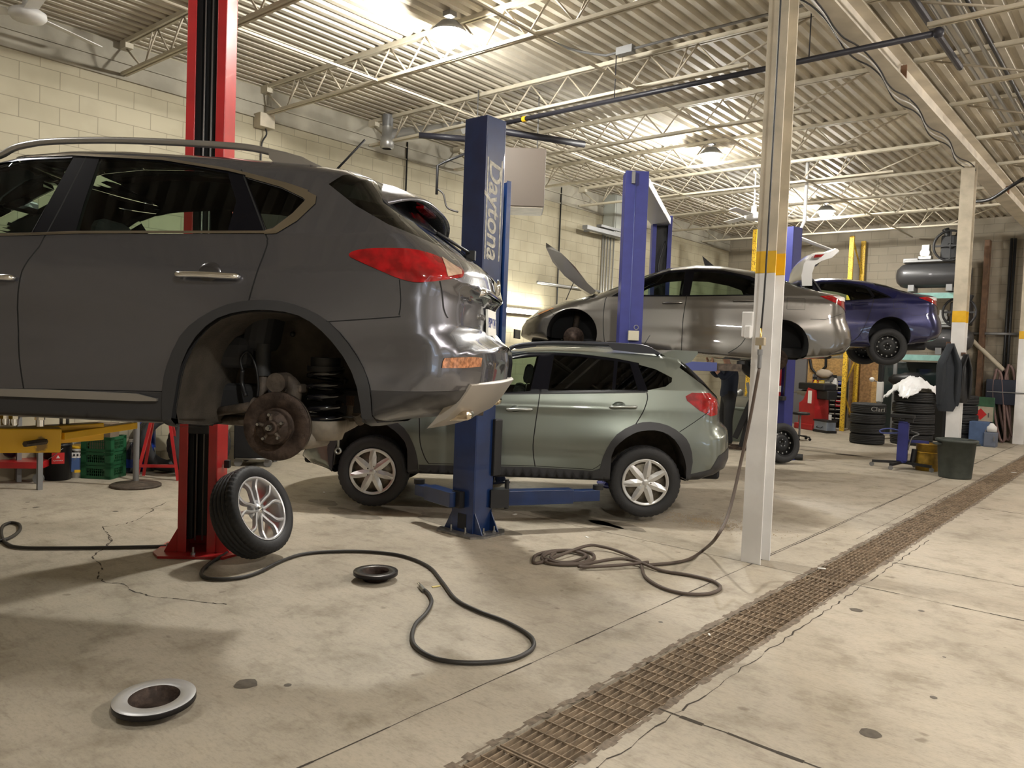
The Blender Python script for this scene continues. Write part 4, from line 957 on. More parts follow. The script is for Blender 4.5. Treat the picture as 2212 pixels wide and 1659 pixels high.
    seat(G, T(-1.6, 0)[0], T(-1.6, 1.95)[1], .36, M_seat, h=.42); seat(G, T(-1.6, 0)[0], T(-1.6, 1.95)[1], -.36, M_seat, h=.42)
    return G
M_silv = mat('warm_grey_metallic_paint', (.115, .107, .096), .32, .7, coat=1, flake=.05)
G = Car('saloon_car', 'silver-grey saloon high on a lift, bonnet and boot lid raised', (1685, 745), 10.13, 60, -.8, .87)
T0 = lambda x, z: (x, z)
saloon('', '', G, M_silv, T0, True, True, [((-2.69, 1.82), True), ((-.02, 1.62), True)], M_glassC)
# raised bonnet with stay
hp = [G.cp(*p, 0.0) for p in [(1190, 534), (1222, 556), (1250, 584), (1274, 616), (1292, 633), (1282, 640), (1256, 624), (1228, 602), (1204, 574), (1190, 544)]]
mb = MB(); n = 10; hp2 = hp; m = len(hp2); vs = []; fs = []
for i in range(n+1):
    y = -.70+1.4*i/n; k = abs(y/.7)**2
    for x, z in hp2: vs.append((x+.02*k, y*(1-.12*max(0, (z-2.9))), z-.03*k))
for i in range(n):
    for j in range(m): fs.append((i*m+j, i*m+(j+1) % m, (i+1)*m+(j+1) % m, (i+1)*m+j))
mb.add(vs, fs, 0, True)
for e in (0, n): mb.add([vs[e*m+j] for j in range(m)], [tuple(range(m))])
mb.build('bonnet', M_silv, G.t)
a, b = G.cp(1243, 606, -.3), G.cp(1226, 650, -.3); MB().tube([(a[0], -.4, a[1]), (b[0], -.5, b[1])], .006, 6).build('bonnet_stay', M_black, G.t)
# boot lid: hinge arms, lid panel curling to the lamp edge
lid = [G.cp(*p, 0.0) for p in [(1718, 618), (1717, 596), (1722, 572), (1734, 557), (1752, 550), (1772, 549), (1791, 542), (1795, 546), (1780, 560), (1760, 566), (1745, 575), (1739, 592), (1739, 618)]]
mb = MB(); m = len(lid); vs = []; fs = []; n = 10
for i in range(n+1):
    y = -.50+1.0*i/n; k = abs(y/.5)**3
    for x, z in lid: vs.append((x-.0*k, y, z-.04*k))
for i in range(n):
    for j in range(m): fs.append((i*m+j, i*m+(j+1) % m, (i+1)*m+(j+1) % m, (i+1)*m+j))
mb.add(vs, fs, 0, True)
for e in (0, n): mb.add([vs[e*m+j] for j in range(m)], [tuple(range(m))])
bl = mb.build('boot_lid', mat('silver_grey_lid_paint', (.40, .40, .39), .3, .5, coat=1), G.t)  # brighter than the body paint: overhead lamp light put into the lid colour
for sd in (1, -1):
    rl = [G.cp(*p, -.45) for p in [(1756, 553), (1776, 552), (1768, 559), (1752, 560)]]; MB().prism(rl, -.60*sd, -.35*sd, lambda u, v, w: (u, w, v)).build('lid_lamp', M_tailred, bl)
    hg = [G.cp(*p, -.4) for p in [(1779, 552), (1752, 572), (1743, 592), (1760, 612), (1778, 640)]]; MB().tube(catmull([(x, -.42*sd, z) for x, z in hg], 5), .018, 8).build('lid_hinge', M_black, bl)
MB().box((-.33, 0, 2.86), (.01, .01, .01)) if False else None
fz = G.cp(1529, 562, 0); MB().prism([G.cp(*p, 0) for p in [(1517, 553), (1523, 577), (1545, 577)]], -.012, .012, lambda u, v, w: (u, w, v)).build('roof_fin', M_black, G.t, bev=.003)
pz = G.cp(1120, 722, 0); MB().box((pz[0]-.02, 0, pz[1]-.0), (.02, .5, .13)).build('front_plate_holder', M_black, G.t)
ff = G.cs(1138, 730); 
# blue saloon
M_navy = mat('navy_metallic_paint', (.003, .005, .05), .3, .5, coat=1, flake=.04)
B = Car('saloon_car', 'dark blue saloon raised behind the silver-grey one, black steel wheels', (1915.4, 749), 13.5, 61, -.78, .87)
zc = B.cp(1915.4, 749, -.87)[1]
TB = lambda x, z: (x, z+.05*x-1.62+zc)
saloon('', '', B, M_navy, TB, False, False, [((-2.69, 1.75), False), ((-.002, 1.62), False)], M_glassA, grid=.12)
# ------------------------------------------------------------------ lifts
def lift_post(name, label, loc, rz, w, d, h, m, plate=.3, open_front=True, rails=True, oct_=True, bolts=6, mplate=None, cars=None, gus=True, group='lift posts'):
    """local -y is the open side of the channel"""
    t = thing(name, label, 'lift post', loc, rz, group); th = .012
    c = MB(); c.box((0, d/2-th/2, h/2+.015), (w, th, h))
    for s in (-1, 1):
        c.box((s*(w/2-th/2), 0, h/2+.015), (th, d-2*th, h))
        if open_front: c.box((s*(w/2-.032), -d/2+th/2, h/2+.015), (.064, th, h))
    if not open_front: c.box((0, -d/2+th/2, h/2+.015), (w, th, h))
    c.build('column', m, t, bev=.004)
    pm = mplate or m; b = MB(); P = plate
    poly = [(-P, -P*.45), (-P*.75, -P*.85), (P*.75, -P*.85), (P, -P*.45), (P, P*.5), (P*.7, P*.85), (-P*.7, P*.85), (-P, P*.5)]
    b.prism(poly, 0, .018, lambda u, v, w_: (u, v, w_))
    b.build('base_plate', pm, t, bev=.003)
    if gus:
        for s in (-1, 1):
            for yy in (-d/2+.02, d/2-.02): MB().prism([(s*w/2, .018), (s*(w/2+.1), .018), (s*w/2, .2)], yy-.005, yy+.005, lambda u, v, w_: (u, w_, v)).build('gusset_plate', m, t)
    for k in range(bolts):
        a = 2*math.pi*(k+.5)/bolts; x, y = P*.82*math.cos(a), P*.66*math.sin(a)
        if abs(x) < w/2+.02 and abs(y) < d/2+.02: y = (d/2+.05)*(1 if y > 0 else -1)
        MB().cyl((x, y, .018), (x, y, .035), .018, seg=6).cyl((x, y, .035), (x, y, .075), .009, seg=8).build('anchor_bolt', M_steel, t)
    return t
RED = gp(415, 1200); fr = Vector((.70, -.71, 0))
rzR = math.atan2(fr.x, -fr.y)      # local -y -> fr
tR = lift_post('lift_post', 'tall red lift post behind the dark grey car, open channel with cables', RED+Vector((-.10, .13, 0)), rzR, .275, .28, 4.5, M_red, plate=.31)
ins = MB(); ins.box((0, .06, 2.3), (.20, .02, 4.4)); 
for s in (-1, 1): ins.box((s*.075, -.02, 2.3), (.045, .1, 4.4))
ins.build('slide_rails', M_black, tR)
MB().tube([(-.022, -.10, .1), (-.022, -.10, 4.4)], .006, 6, mi=0).tube([(.03, -.10, .1), (.03, -.10, 4.4)], .006, 6).build('lift_cables', mat('cable_steel', (.3, .29, .28), .4, .8), tR)
MB().box((0, -.06, 1.15), (.16, .16, .5)).build('carriage', M_black, tR, bev=.01)
MB().box((.17, .02, .66), (.04, .05, .06)).build('valve_block', M_black, tR, bev=.005)
# yellow telescoping arm on its own low column
ya = dp(-170, 950, 3.95); yb = dp(130, 960, 4.3); yc_ = dp(215, 955, 4.6); yd = dp(288, 951, 4.85)
za = 1.04
def L0(o, p): return tinv(o) @ v3(p)
tY = thing('arm_stand', 'scratched yellow telescopic lift arm with screw pads under the dark grey car', 'lift arm', (ya.x, ya.y, 0), 0)
q = lambda p, z: L0(tY, (p.x, p.y, z))
M_yarm = mat('scratched_yellow_paint', (.80, .45, .012), .4, nz=0, col2=(.30, .17, .03), nscale=7)
M_yarm.node_tree.nodes['Color Ramp'].color_ramp.elements[0].position = .36; M_yarm.node_tree.nodes['Color Ramp'].color_ramp.elements[1].position = .40
MB().bar(q(ya, za), q(yb, za-.02), .12, .13).build('outer_arm', M_yarm, tY, bev=.006)
MB().bar(q(yb*.6+ya*.4, za-.0), q(yc_, za), .09, .1).build('middle_arm', M_yarm, tY, bev=.005)
MB().bar(q(yb, za+.0), q(yd, za+.012), .06, .04).build('inner_arm', M_yarm, tY, bev=.004)
for px in (10, 30, 86):
    p = dp(px, 915, 4.2); p = q(p, za+.06); MB().cyl(p, p+Vector((0, 0, .035)), .022, seg=10).cyl(p+Vector((0, 0, .035)), p+Vector((0, 0, .055)), .026, seg=6).cyl(p+Vector((0, 0, .06)), p+Vector((0, 0, .08)), .018, seg=10).cyl(p, p+Vector((0, 0, .08)), .011, seg=10).build('pad_screw', M_chrome, tY)
p = dp(90, 965, 4.16); MB().cyl(q(p, za-.02)+Vector((.03, -.09, 0)), q(p, za-.02)+Vector((-.03, .03, 0)), .016, seg=6).build('pivot_bolt', M_dirt, tY)
for px in (132, 146): p = q(dp(px, 915, 4.45), za+.04); MB().cyl(p, p+Vector((0, 0, .07)), .009, seg=8).build('stop_pin', M_grey, tY)
MB().cyl((0, 0, 0), (0, 0, za+.1), .09, seg=20).build('column', M_yarm, tY)
# dark blue post with the maker's lettering
D = gp(1012, 1157)
tD = lift_post('lift_post', 'dark blue lift post with white vertical lettering, in front of the grey-green car', (D.x-.09, D.y+.13, 0), 0, .255, .245, 3.56, M_blue, plate=.27, open_front=False, mplate=mat('bare_scuffed_steel', (.3, .29, .27), .45, .7, nz=.5, nscale=15), bolts=8)
MB().box((0, -.124, .11), (.10, .004, .13)).build('hose_cutout', M_dark, tD)
RYR = Matrix(((0, 0, 1), (0, 1, 0), (-1, 0, 0)))
tx = text('Daytona', 'lettering', .22, mat('faded_white_lettering', (.55, .53, .45), .5, nz=.5, nscale=30), tD, Vector((.129, -.005, 2.80)), Matrix(((0, 0, 1), (0, 1, 0), (-1, 0, 0))), sx=1.12, shear=.25)
ln_ = MB(); ln_.box((.1285, .085, 2.80), (.002, .014, .86)); ln_.box((.1285, -.095, 2.80), (.002, .014, .86)); ln_.build('lettering_stripes', MATS['faded_white_lettering'], tD)
MB().box((.1, .14, .75), (.12, .1, .5)).build('carriage', M_black, tD, bev=.01)
def arm(t, a, b, s1, s2, m1, m2=None, split=.62, pad=True):
    a, b = v3(a), v3(b); m_ = a+(b-a)*split
    ar = MB().bar(a, m_, s1[0], s1[1]).build('swing_arm', m1, t, bev=.005)
    MB().bar(a+(b-a)*(split-.1), b, s2[0], s2[1]).build('arm_extension', m2 or m1, ar, bev=.004)
    if pad: MB().cyl(b+Vector((0, 0, s2[1]/2)), b+Vector((0, 0, s2[1]/2+.04)), .05, seg=16).build('lift_pad', M_black, ar)
zA = .30
a0 = L0(tD, (tD.location.x+.12, tD.location.y+.2, zA)); e1 = dp(1292, 1048, 7.25); e1.z = zA; e0 = dp(906, 1040, 7.2); e0.z = zA
s1_ = dp(1095, 1050, 6.95); s1_.z = zA; arm(tD, L0(tD, s1_), L0(tD, e1), (.12, .13), (.1, .1), M_blue, split=.7)
s0_ = dp(985, 1050, 6.75); s0_.z = zA; arm(tD, L0(tD, s0_), L0(tD, e0), (.12, .13), (.1, .1), M_blue, split=.7)
s2_ = L0(tD, s1_); MB().bar((.1, .1, zA), s2_, .12, .16).bar((-.02, .13, zA), L0(tD, s0_), .1, .14).cyl(s2_-Vector((0, 0, .1)), s2_+Vector((0, 0, .16)), .02, seg=10).build('carriage_yoke', M_black, tD)
# its opposite post
FP = Vector((-6.33, 7.10, 0))
tF = lift_post('lift_post', 'dark blue lift post with black channel on the far side of the grey-green car', FP, math.atan2(.45, .89)+.9, .26, .26, 3.62, M_blue, plate=.27)
MB().box((0, .03, 1.8), (.2, .06, 3.4)).build('slide_rails', M_black, tF)
# violet-blue post in front of the silver-grey saloon
P2 = dp(1357, 760, 9.56); P2.z = 0
hd = R_(60-90); awy = Vector((math.sin(hd), math.cos(hd), 0))
rz2 = math.atan2(-awy.x, awy.y)*1.0
t2 = lift_post('lift_post', 'violet-blue lift post standing in front of the silver-grey saloon', P2, rz2+.17, .275, .27, 3.79, M_blue2, plate=.3, open_front=False)
MB().tube([(-.02, -.139, .1), (-.02, -.139, 3.72)], .004, 4).build('weld_seam', M_blue3, t2)
MB().box((.03, -.16, 1.84), (.13, .05, .12)).build('lock_cover', mat('plated_cover', (.5, .47, .36), .4, .5), t2, bev=.006)
MB().lathe([(.022, -.006), (.03, -.006), (.03, .006), (.022, .006)], (.06, -.16, 1.94), (0, -1, 0), 14, closed=True).build('lock_ring', M_grey, t2)
MB().box((-.05, -.15, 3.72), (.04, .04, .14)).build('cable_anchor', M_grey, t2)
FPb = dp(1424, 600, 12.3); FPb.z = 0; awy = (FPb-P2).normalized()
t3 = lift_post('lift_post', 'violet-blue lift post on the far side of the silver-grey saloon', FPb, rz2+.1, .3, .3, 3.77, M_blue2, plate=.3)
MB().box((0, .03, 1.9), (.22, .05, 3.6)).build('slide_rails', M_black, t3)
MB().tube(catmull([(.06, -.1, 3.4), (-.03, -.12, 3.0), (.05, -.1, 2.5), (.02, -.12, 2.0)], 5), .015, 6).build('hydraulic_hose', M_black, t3)
ob = MB(); a = Vector((P2.x, P2.y, 3.72))+awy*.12; b = Vector((FPb.x, FPb.y, 3.70))
ob.bar(a, b, .30, .10); tag(ob.build('overhead_crossbar', mat('pale_grey_crossbar', (.55, .55, .55), .4, .3), bev=.006), 'pale overhead crossbar joining the two violet-blue posts', 'crossbar')
def B2(t, p, z): q_ = v3(p); q_.z = z; return L0(t, q_)
zc2 = 1.50
sA = dp(1440, 790, 9.7); sB = dp(1600, 790, 9.75); arm(t2, B2(t2, sA, zc2), B2(t2, sB, zc2), (.12, .11), (.09, .09), M_blue3, M_dirt, split=.66)
sC = dp(1300, 790, 9.9); arm(t2, B2(t2, P2, zc2), B2(t2, sC, zc2), (.12, .11), (.09, .09), M_blue3, M_dirt); MB().bar((0, .1, zc2), B2(t2, sA, zc2), .12, .12).build('carriage_yoke', M_blue3, t2)
# third lift post by the spare wheel
P3 = dp(1683, 985, 13.0); P3.z = 0
t4 = lift_post('lift_post', 'blue lift post behind the near column, the spare wheel leaning at its foot', P3, -.2, .26, .26, 3.78, M_blue2, plate=.3, open_front=False)
MB().cyl((.03, -.20, 1.02), (.03, -.20, 1.72), .055, seg=16, mi=0).cyl((.03, -.20, 1.1), (.03, -.20, 1.2), .057, seg=16, mi=1).build('power_unit_tank', [M_red, M_paper], t4)
MB().box((.02, -.2, 1.0), (.3, .12, .07)).build('control_bracket', M_black, t4, bev=.01)
MB().tube(catmull([(.03, -.22, 1.72), (.08, -.26, 1.86), (.17, -.22, 1.6), (.15, -.2, 1.05)], 6), .012, 6).build('hydraulic_hose', M_black, t4)
a = dp(1722, 497, 13.5); b = dp(1722, 512, 13.5); c = dp(1808, 545, 15.0)
tag(MB().tube([dp(1738, 478, 13.3)+Vector((0, 0, ZC-dp(1738, 478, 13.3).z)), dp(1738, 478, 13.3), dp(1721, 512, 13.4), c], .03, 6).build('exhaust_boom', mat('boom_white', (.7, .7, .7), .4, .3)), 'bent pale exhaust boom reaching right from the top of the blue post', 'boom')
# ------------------------------------------------------------------ floor clutter
def ground_hose(name, label, px, r, m, lift=None, cat='hose'):
    P = []
    for i, p in enumerate(px):
        g = gp(p[0], p[1]); g.z = r+.002+(p[2] if len(p) > 2 else 0); P.append(g)
    return tag(MB().tube(catmull(P, 7), r, 8).build(name, m), label, cat)
M_hose = mat('black_rubber_hose', (.03, .027, .024), .45)
M_hose2 = mat('brown_dusty_hose', (.085, .062, .048), .55)
h1 = ground_hose('air_hose', 'black air hose from the red post, looping across the floor to its free end', [(-60, 1175), (0, 1172), (28, 1162), (43, 1148), (40, 1136), (22, 1133), (6, 1141), (3, 1160), (14, 1178), (45, 1187), (130, 1188), (230, 1187), (330, 1185), (380, 1182)], .013, M_hose)
h1['label'] = 'black air hose curling at the left edge and running to the red post'
ground_hose('air_hose', 'black air hose snaking from the red post to a brass coupling', [(466, 1178), (488, 1182), (492, 1196), (474, 1208), (452, 1222), (436, 1238), (440, 1251), (472, 1256), (520, 1252), (560, 1240), (610, 1215), (660, 1200), (730, 1195), (800, 1196), (870, 1205), (925, 1228), (955, 1262), (985, 1300), (1035, 1326), (1090, 1347), (1138, 1374), (1153, 1394), (1143, 1413), (1100, 1431), (1020, 1438), (950, 1431), (905, 1410), (890, 1385), (897, 1355), (920, 1330), (932, 1305), (925, 1287), (912, 1276)], .0125, M_hose)
g0, g1_ = gp(916, 1281), gp(908, 1272); cpl = thing('hose_coupling', 'steel quick coupling on the free end of the air hose', 'coupling', g0)
MB().cyl((0, 0, .016), (g1_.x-g0.x, g1_.y-g0.y, .018), .014, seg=12).build('coupler_body', M_steel, cpl); MB().cyl((g1_.x-g0.x, g1_.y-g0.y, .018), ((g1_.x-g0.x)*1.6, (g1_.y-g0.y)*1.6, .02), .01, seg=12).build('coupler_tip', M_chrome, cpl)
coil = []
cc = [(1222, 1209)]
for k in range(0, 40):
    a = k*.52; r_ = 1-.16*(k/13.0); coil.append((1222+(66*r_+4*math.sin(k*1.3))*math.cos(a+2.6), 1209+(19*r_+1.5*math.cos(k*.9))*math.sin(a+2.6), .004*(k//12)))
tail = [(1290, 1190, .02), (1340, 1199, .01), (1380, 1215), (1386, 1230), (1395, 1252), (1430, 1274), (1480, 1287), (1530, 1287), (1556, 1275), (1540, 1260), (1490, 1247), (1430, 1237), (1380, 1224, .02), (1330, 1217, .02), (1290, 1211, .015), (1250, 1225, .01), (1200, 1233), (1165, 1226), (1153, 1210), (1160, 1195), (1200, 1190, .02)]
ground_hose('air_hose', 'brown air hose coiled on the floor and rising to the near column', coil[::-1]+[(1262, 1192, .03), (1300, 1190, .02)]+tail[1:14]+[(1250, 1231, .01), (1330, 1229, .012), (1400, 1224, .02)], .0125, M_hose2)
P = [gp(*p)+Vector((0, 0, .014)) for p in [(1400, 1224), (1450, 1220), (1490, 1211)]]
cz_ = BX-.06
up = [gp(1520, 1195)+Vector((0, 0, .03)), lp(1548, 1160, (BX-.3, 5.6), -40), lp(1575, 1105, (BX-.2, 5.75), -40), lp(1600, 1000, (BX-.14, 5.86), -40), lp(1621, 900, (BX-.10, 5.88), -40), lp(1640, 795, (BX-.07, 5.89), -40)]
hh = tag(MB().tube(catmull(P+up, 6), .0125, 8, mi=0).build('air_hose', M_hose2), 'hanging length of brown air hose dropping from the near column', 'hose')
fit = lp(1640, 795, (BX-.07, 5.89), -40)
t = thing('pipe_drop', 'black air pipe and fittings running up the face of the near column', 'pipe', (fit.x, fit.y, 0))
f = lambda z, dx=0: L0(t, (fit.x+dx, fit.y, z))
MB().cyl(f(fit.z), f(fit.z+.1), .016, seg=10, mi=0).cyl(f(fit.z+.1), f(fit.z+.14), .02, seg=6, mi=0).build('quick_coupling', M_grey, t)
MB().tube([f(fit.z+.14), f(fit.z+.3)], .008, 6).build('brass_nipple', mat('brass', (.6, .42, .15), .3, 1), t); MB().tube(catmull([f(fit.z+.3), f(fit.z+.7, .012), f(3.4, .018), f(4.6, .02)], 4), .007, 6).build('riser_pipe', M_black, t)
MB().box(f(fit.z+.20), (.07, .04, .06)).build('junction_box', mat('old_brass_box', (.4, .34, .24), .5, .3), t, bev=.004)
ct = thing('cable_tidy', 'small white plastic holder fixed to the left of the near column', 'holder', (BX-.12, 5.92, 1.8)); MB().box((0, 0, .08), (.09, .03, .2)).build('holder_body', M_white, ct, bev=.008); MB().box((.02, -.03, .02), (.05, .04, .1)).build('holder_cup', M_white, ct, bev=.008)
def disc_(px, R, label, tilt, bright):
    g = gp(*px); t = thing('brake_disc', label, 'brake disc', g, .3)
    M = Matrix.Rotation(tilt, 3, 'X')
    mb = MB(); H = .062
    mb.lathe([(.0, .006), (R*.52, .006), (R*.55, H-.024), (R*.60, H-.02), (R*.62, H), (R, H), (R+.001, H-.004), (R+.001, H-.024), (R*.57, H-.026), (R*.56, 0), (0, 0)], seg=72, mis=[1, 1, 1, 1, 0, 2, 2, 2, 1, 1])
    mb.xf(lambda p: M @ p + Vector((0, 0, .001+abs(math.sin(tilt))*R*.56)))
    mb.build('disc', [mat('polished_disc_face', (.75, .75, .75), .42, .6) if bright else mat('dull_disc_face', (.11, .105, .10), .35, .9), M_rust, mat('dark_disc_edge', (.03, .028, .03), .4, .7)], t)
disc_((334, 1537), .166, 'worn brake disc with bright polished ring lying in the foreground', .05, True)
disc_((811, 1252), .150, 'dull dark brake disc lying beyond the hose, in front of the blue post', 0, False)
# loose alloy wheel leaning against the red post
ax = (CR*.90+CU*.38-CF*.34); ax = Vector(ax).normalized()
Rw = .332; zc_ = Rw*math.sqrt(1-ax.z**2)+.11*abs(ax.z)
cw = pp(546, 1106, 2, zc_); tw = thing('alloy_wheel', 'loose alloy wheel with low-profile tyre leaning on the red post', 'wheel', (cw.x, cw.y, 0))
wheel('', (0, 0, zc_), Rw, .225, .238, 'alloy', yaxis=ax, parent=tw, seg=150)
# papers and crumbs
for i, (px, py, s_) in enumerate([(1268, 1161, .05), (1775, 1229, .06), (942, 1268, .06), (1532, 1372, .03), (1222, 1616, .03), (2190, 1021, .08), (1112, 1112, .06), (700, 1064, .05), (935, 1073, .04)]):
    g = gp(px, py); lab = ['small white paper scrap beyond the coiled hose', 'white paper strip on the left edge of the drain grate', 'folded cream paper tag beside the snaking hose', 'tiny white cap lying on the drain grate', 'pale blue bit of film under the nearest grate edge', 'white scrap on the far end of the grate', 'white scrap in the shade under the grey-green car', 'pale scrap on the floor near the floor stand', 'small scrap near the front wheel of the grey-green car'][i]
    if i in (4,): continue
    tag(MB().box((g.x, g.y, .004), (s_, s_*.35, .004), rz=i*.9-.5).build('paper_scrap', mat('yellow_paper', (.6, .5, .2), .8) if i == 2 else M_paper), lab, 'paper')
gc = gp(1530, 1127); mb = MB()
for i in range(900):
    a = random.uniform(0, 6.28); r = random.gauss(0, .33); s_ = random.uniform(.004, .011); p = Vector((gc.x+r*math.cos(a)*1.25, gc.y+r*math.sin(a)*.55, .003)); mb.box(p, (s_, s_*.7, .003), rz=a)
tag(mb.build('absorbent_granules', mat('pale_granules', (.45, .36, .24), .9)), 'scatter of pale absorbent granules behind the grey-green car\'s rear wheel', 'granules', kind='stuff')
# ------------------------------------------------------------------ things along the block wall (left)
g = gp(293, 1050); t = thing('floor_stand', 'steel pole stand on a round rusty base by the yellow arm', 'stand', g)
MB().lathe([(0, 0), (.255, 0), (.255, .02), (.24, .028), (.05, .045), (.04, .06), (0, .06)], seg=48).build('round_base', M_dirt, t); MB().cyl((0, 0, .05), (0, 0, 1.35), .03, seg=16).build('pole', M_grey, t); MB().cyl((0, 0, 1.35), (0, 0, 1.42), .05, seg=16).build('saddle', M_dirt, t)
def pail(px, py, w, h, m, lid, label, extra=None, mlid=None, name='pail'):
    g = gp(px, py); g += Vector((-.6, .2, 0)).normalized()*w/2; g.x = max(g.x, XL+w/2+.06); t = thing(name, label, 'pail', g); R = w/2
    MB().lathe([(0, 0), (R*.93, 0), (R, h*.9), (R*1.03, h*.9), (R*1.03, h*.94), (R, h*.94), (R, h)], seg=32).build('body', m, t)
    if lid: MB().lathe([(R*1.02, h*.97), (R*1.06, h*.98), (R*1.06, h*1.03), (R, h*1.05), (0, h*1.04)], seg=32).build('lid', mlid, t)
    MB().tube(catmull([(R, 0, h*.85), (R*.8, -R*.9, h*.6), (0, -R*1.15, h*.5), (-R*.8, -R*.9, h*.6), (-R, 0, h*.85)], 4), .004, 6).build('bail_handle', M_grey, t)
    return t, R
def facing(t):      # rotation turning local -y towards the camera
    d = Vector((-t.location.x, -t.location.y)); return math.atan2(d.x, -d.y)
def decal(t, R, z, s_, m, name, polys=4, off=.004, a=math.pi/4, hh=None):
    h = facing(t); n = Vector((math.sin(h), -math.cos(h), 0)); u = Vector((math.cos(h), math.sin(h), 0)); c = n*(R+off)+Vector((0, 0, z))
    if hh: vs = [c+u*x*s_/2+Vector((0, 0, 1))*y*hh/2 for x, y in ((-1, -1), (1, -1), (1, 1), (-1, 1))]
    else: vs = [c+(u*math.cos(a+k*2*math.pi/polys+math.pi/4)+Vector((0, 0, 1))*math.sin(a+k*2*math.pi/polys+math.pi/4))*s_ for k in range(polys)]
    o = MB(); nn = len(vs); o.add(vs+[v-n*.003 for v in vs], [tuple(range(nn))]+[(i, (i+1) % nn, nn+(i+1) % nn, nn+i) for i in range(nn)]); return o.build(name, m, t), c, n, u, h
def ttext(t, s_, size, m, R, z, off=.006, name='label_text', sx=1.0, dx=0):
    h = facing(t); n = Vector((math.sin(h), -math.cos(h), 0)); u = Vector((math.cos(h), math.sin(h), 0))
    return text(s_, name, size, m, t, n*(R+off)+Vector((0, 0, z))+u*dx, Matrix.Rotation(h, 3, 'Z') @ Matrix.Rotation(math.pi/2, 3, 'X'), sx=sx)
M_sign = mat('hazard_red', (.6, .03, .03), .5); M_ink = mat('white_ink', (.8, .8, .8), .6)
t, R = pail(110, 1034, .27, .42, mat('black_pail', (.015, .015, .016), .35), True, 'black round can with a red flammable diamond under the yellow arm', mlid=M_black)
decal(t, R, .25, .085, M_sign, 'flammable_diamond', a=0); decal(t, R, .262, .022, M_ink, 'flame_mark', polys=3, off=.007, a=.8); ttext(t, 'FLAMMABLE', .017, M_ink, R, .225, off=.008)
t, R = pail(160, 1029, .20, .34, M_white, True, 'white oil pail with blue label and yellow lid beside the green crates', mlid=M_yel)
decal(t, R*.97, .16, .17, mat('label_blue', (.05, .10, .25), .4), 'blue_label', hh=.17, off=.012); decal(t, R, .08, .09, M_yel, 'yellow_label', hh=.03, off=.015); decal(t, R, .26, .15, M_ink, 'white_band', hh=.06, off=.01); ttext(t, 'Mobil Delvac', .022, M_black, R, .29, off=.016)
for k in range(4): h = facing(t); n = Vector((math.sin(h), -math.cos(h), 0)); u = Vector((math.cos(h), math.sin(h), 0)); MB().box(n*(R+.016)+u*(-.05+.034*k)+Vector((0, 0, .262)), (.018, .01, .024), rz=h).build('product_icon', M_black, t)
# green milk crates, stacked
M_crate = mat('green_crate_plastic', (.015, .085, .035), .4)
def crate(c, rz, h, label, z0):
    t = thing('milk_crate', label, 'crate', (c.x, c.y, z0), rz, 'green crates under the yellow arm'); w, d = .34, .30
    mb = MB(); mb.box((0, 0, .006), (w, d, .012))
    for s in (-1, 1):
        for ax_ in (0, 1):
            L_ = w if ax_ == 0 else d; o = s*(d/2 if ax_ == 0 else w/2)
            def bx(u, z, lu, lz, th=.012): mb.box(((u, o, z) if ax_ == 0 else (o, u, z)), ((lu, th, lz) if ax_ == 0 else (th, lu, lz)))
            bx(0, h-.018, L_, .032); bx(0, .02, L_, .03)
            for e in (-1, 1): bx(e*(L_/2-.03), h/2, .06, h)
            n = 9
            for k in range(n): bx(-L_/2+.07+(L_-.14)*k/(n-1), h/2, .007, h-.04, .006)
            for k in range(2): bx(0, .045+(h-.08)*(k+.5)/2, L_-.1, .006, .006)
    mb.build('basket', M_crate, t); return t
gcr = gp(220, 1039); gcr += Vector((-.25, .12, 0)); zz = 0
for k, (lab, h) in enumerate((('bottom green milk crate of the stack of three', .15), ('middle green milk crate of the stack of three', .15), ('top green milk crate, a cardboard box inside', .17))):
    crate(gcr, .62, h, lab, zz); zz += h+.001
tag(MB().box((gcr.x, gcr.y, zz-.155), (.24, .2, .30), rz=.7).xf(lambda p: p+Vector((0, 0, .15))).build('cardboard_box', mat('cardboard', (.16, .12, .08), .8), bev=.004), 'brown cardboard box sitting in the top green crate', 'box')
def jug(px, py, m, label, s_=1.0, lab=True):
    g = gp(px, py)+Vector((-.06, .03, 0)); g.x = max(g.x, XL+.16); t = thing('jug', label, 'jug', g, facing(thing_dummy(g)) if False else 0.7)
    mb = MB(); R = .08*s_; mb.lathe([(0, 0), (R, 0), (R*1.02, .02), (R, .17*s_), (R*.8, .23*s_), (R*.35, .27*s_), (R*.3, .29*s_)], seg=20); mb.tube(catmull([(.03*s_, 0, .27*s_), (.085*s_, 0, .25*s_), (.08*s_, 0, .14*s_)], 4), .012, 6); mb.build('body', m, t)
    MB().cyl((0, 0, .285*s_), (0, 0, .31*s_), R*.36, seg=16).build('cap', M_white if lab else M_black, t)
    if lab: MB().lathe([(R*1.03, .05*s_), (R*1.03, .13*s_)], seg=20).build('label_wrap', mat('jug_label_blue', (.02, .05, .3), .3), t)
jug(276, 1019, mat('dark_blue_jug', (.02, .03, .06), .15, coat=1), 'dark blue washer-fluid jug beside the green crates', 1.25)
jug(309, 1016, mat('dusty_grey_jug', (.10, .095, .08), .6), 'dusty grey jug between the blue jug and the red stand', 1.05, False)
def tyre_thing(c, R, w, label, ax=(0, 0, 1), group=None, z=0, seg=72, rim=True, tread=True, inner=None):
    t = thing('tyre', label, 'tyre', (c[0], c[1], z), 0, group); rim_r = inner or R*.62
    z0 = w/2 if abs(v3(ax).normalized().z) > .7 else R*math.sqrt(1-v3(ax).normalized().z**2)+w*.4*abs(v3(ax).normalized().z)
    wheel('', (0, 0, z0), R, w, rim_r, 'none', yaxis=ax, parent=t, seg=seg, tread=tread, tire_label=None)
    for ch in list(t.children):
        if ch.name.startswith('rim'): bpy.data.objects.remove(ch)
    return t
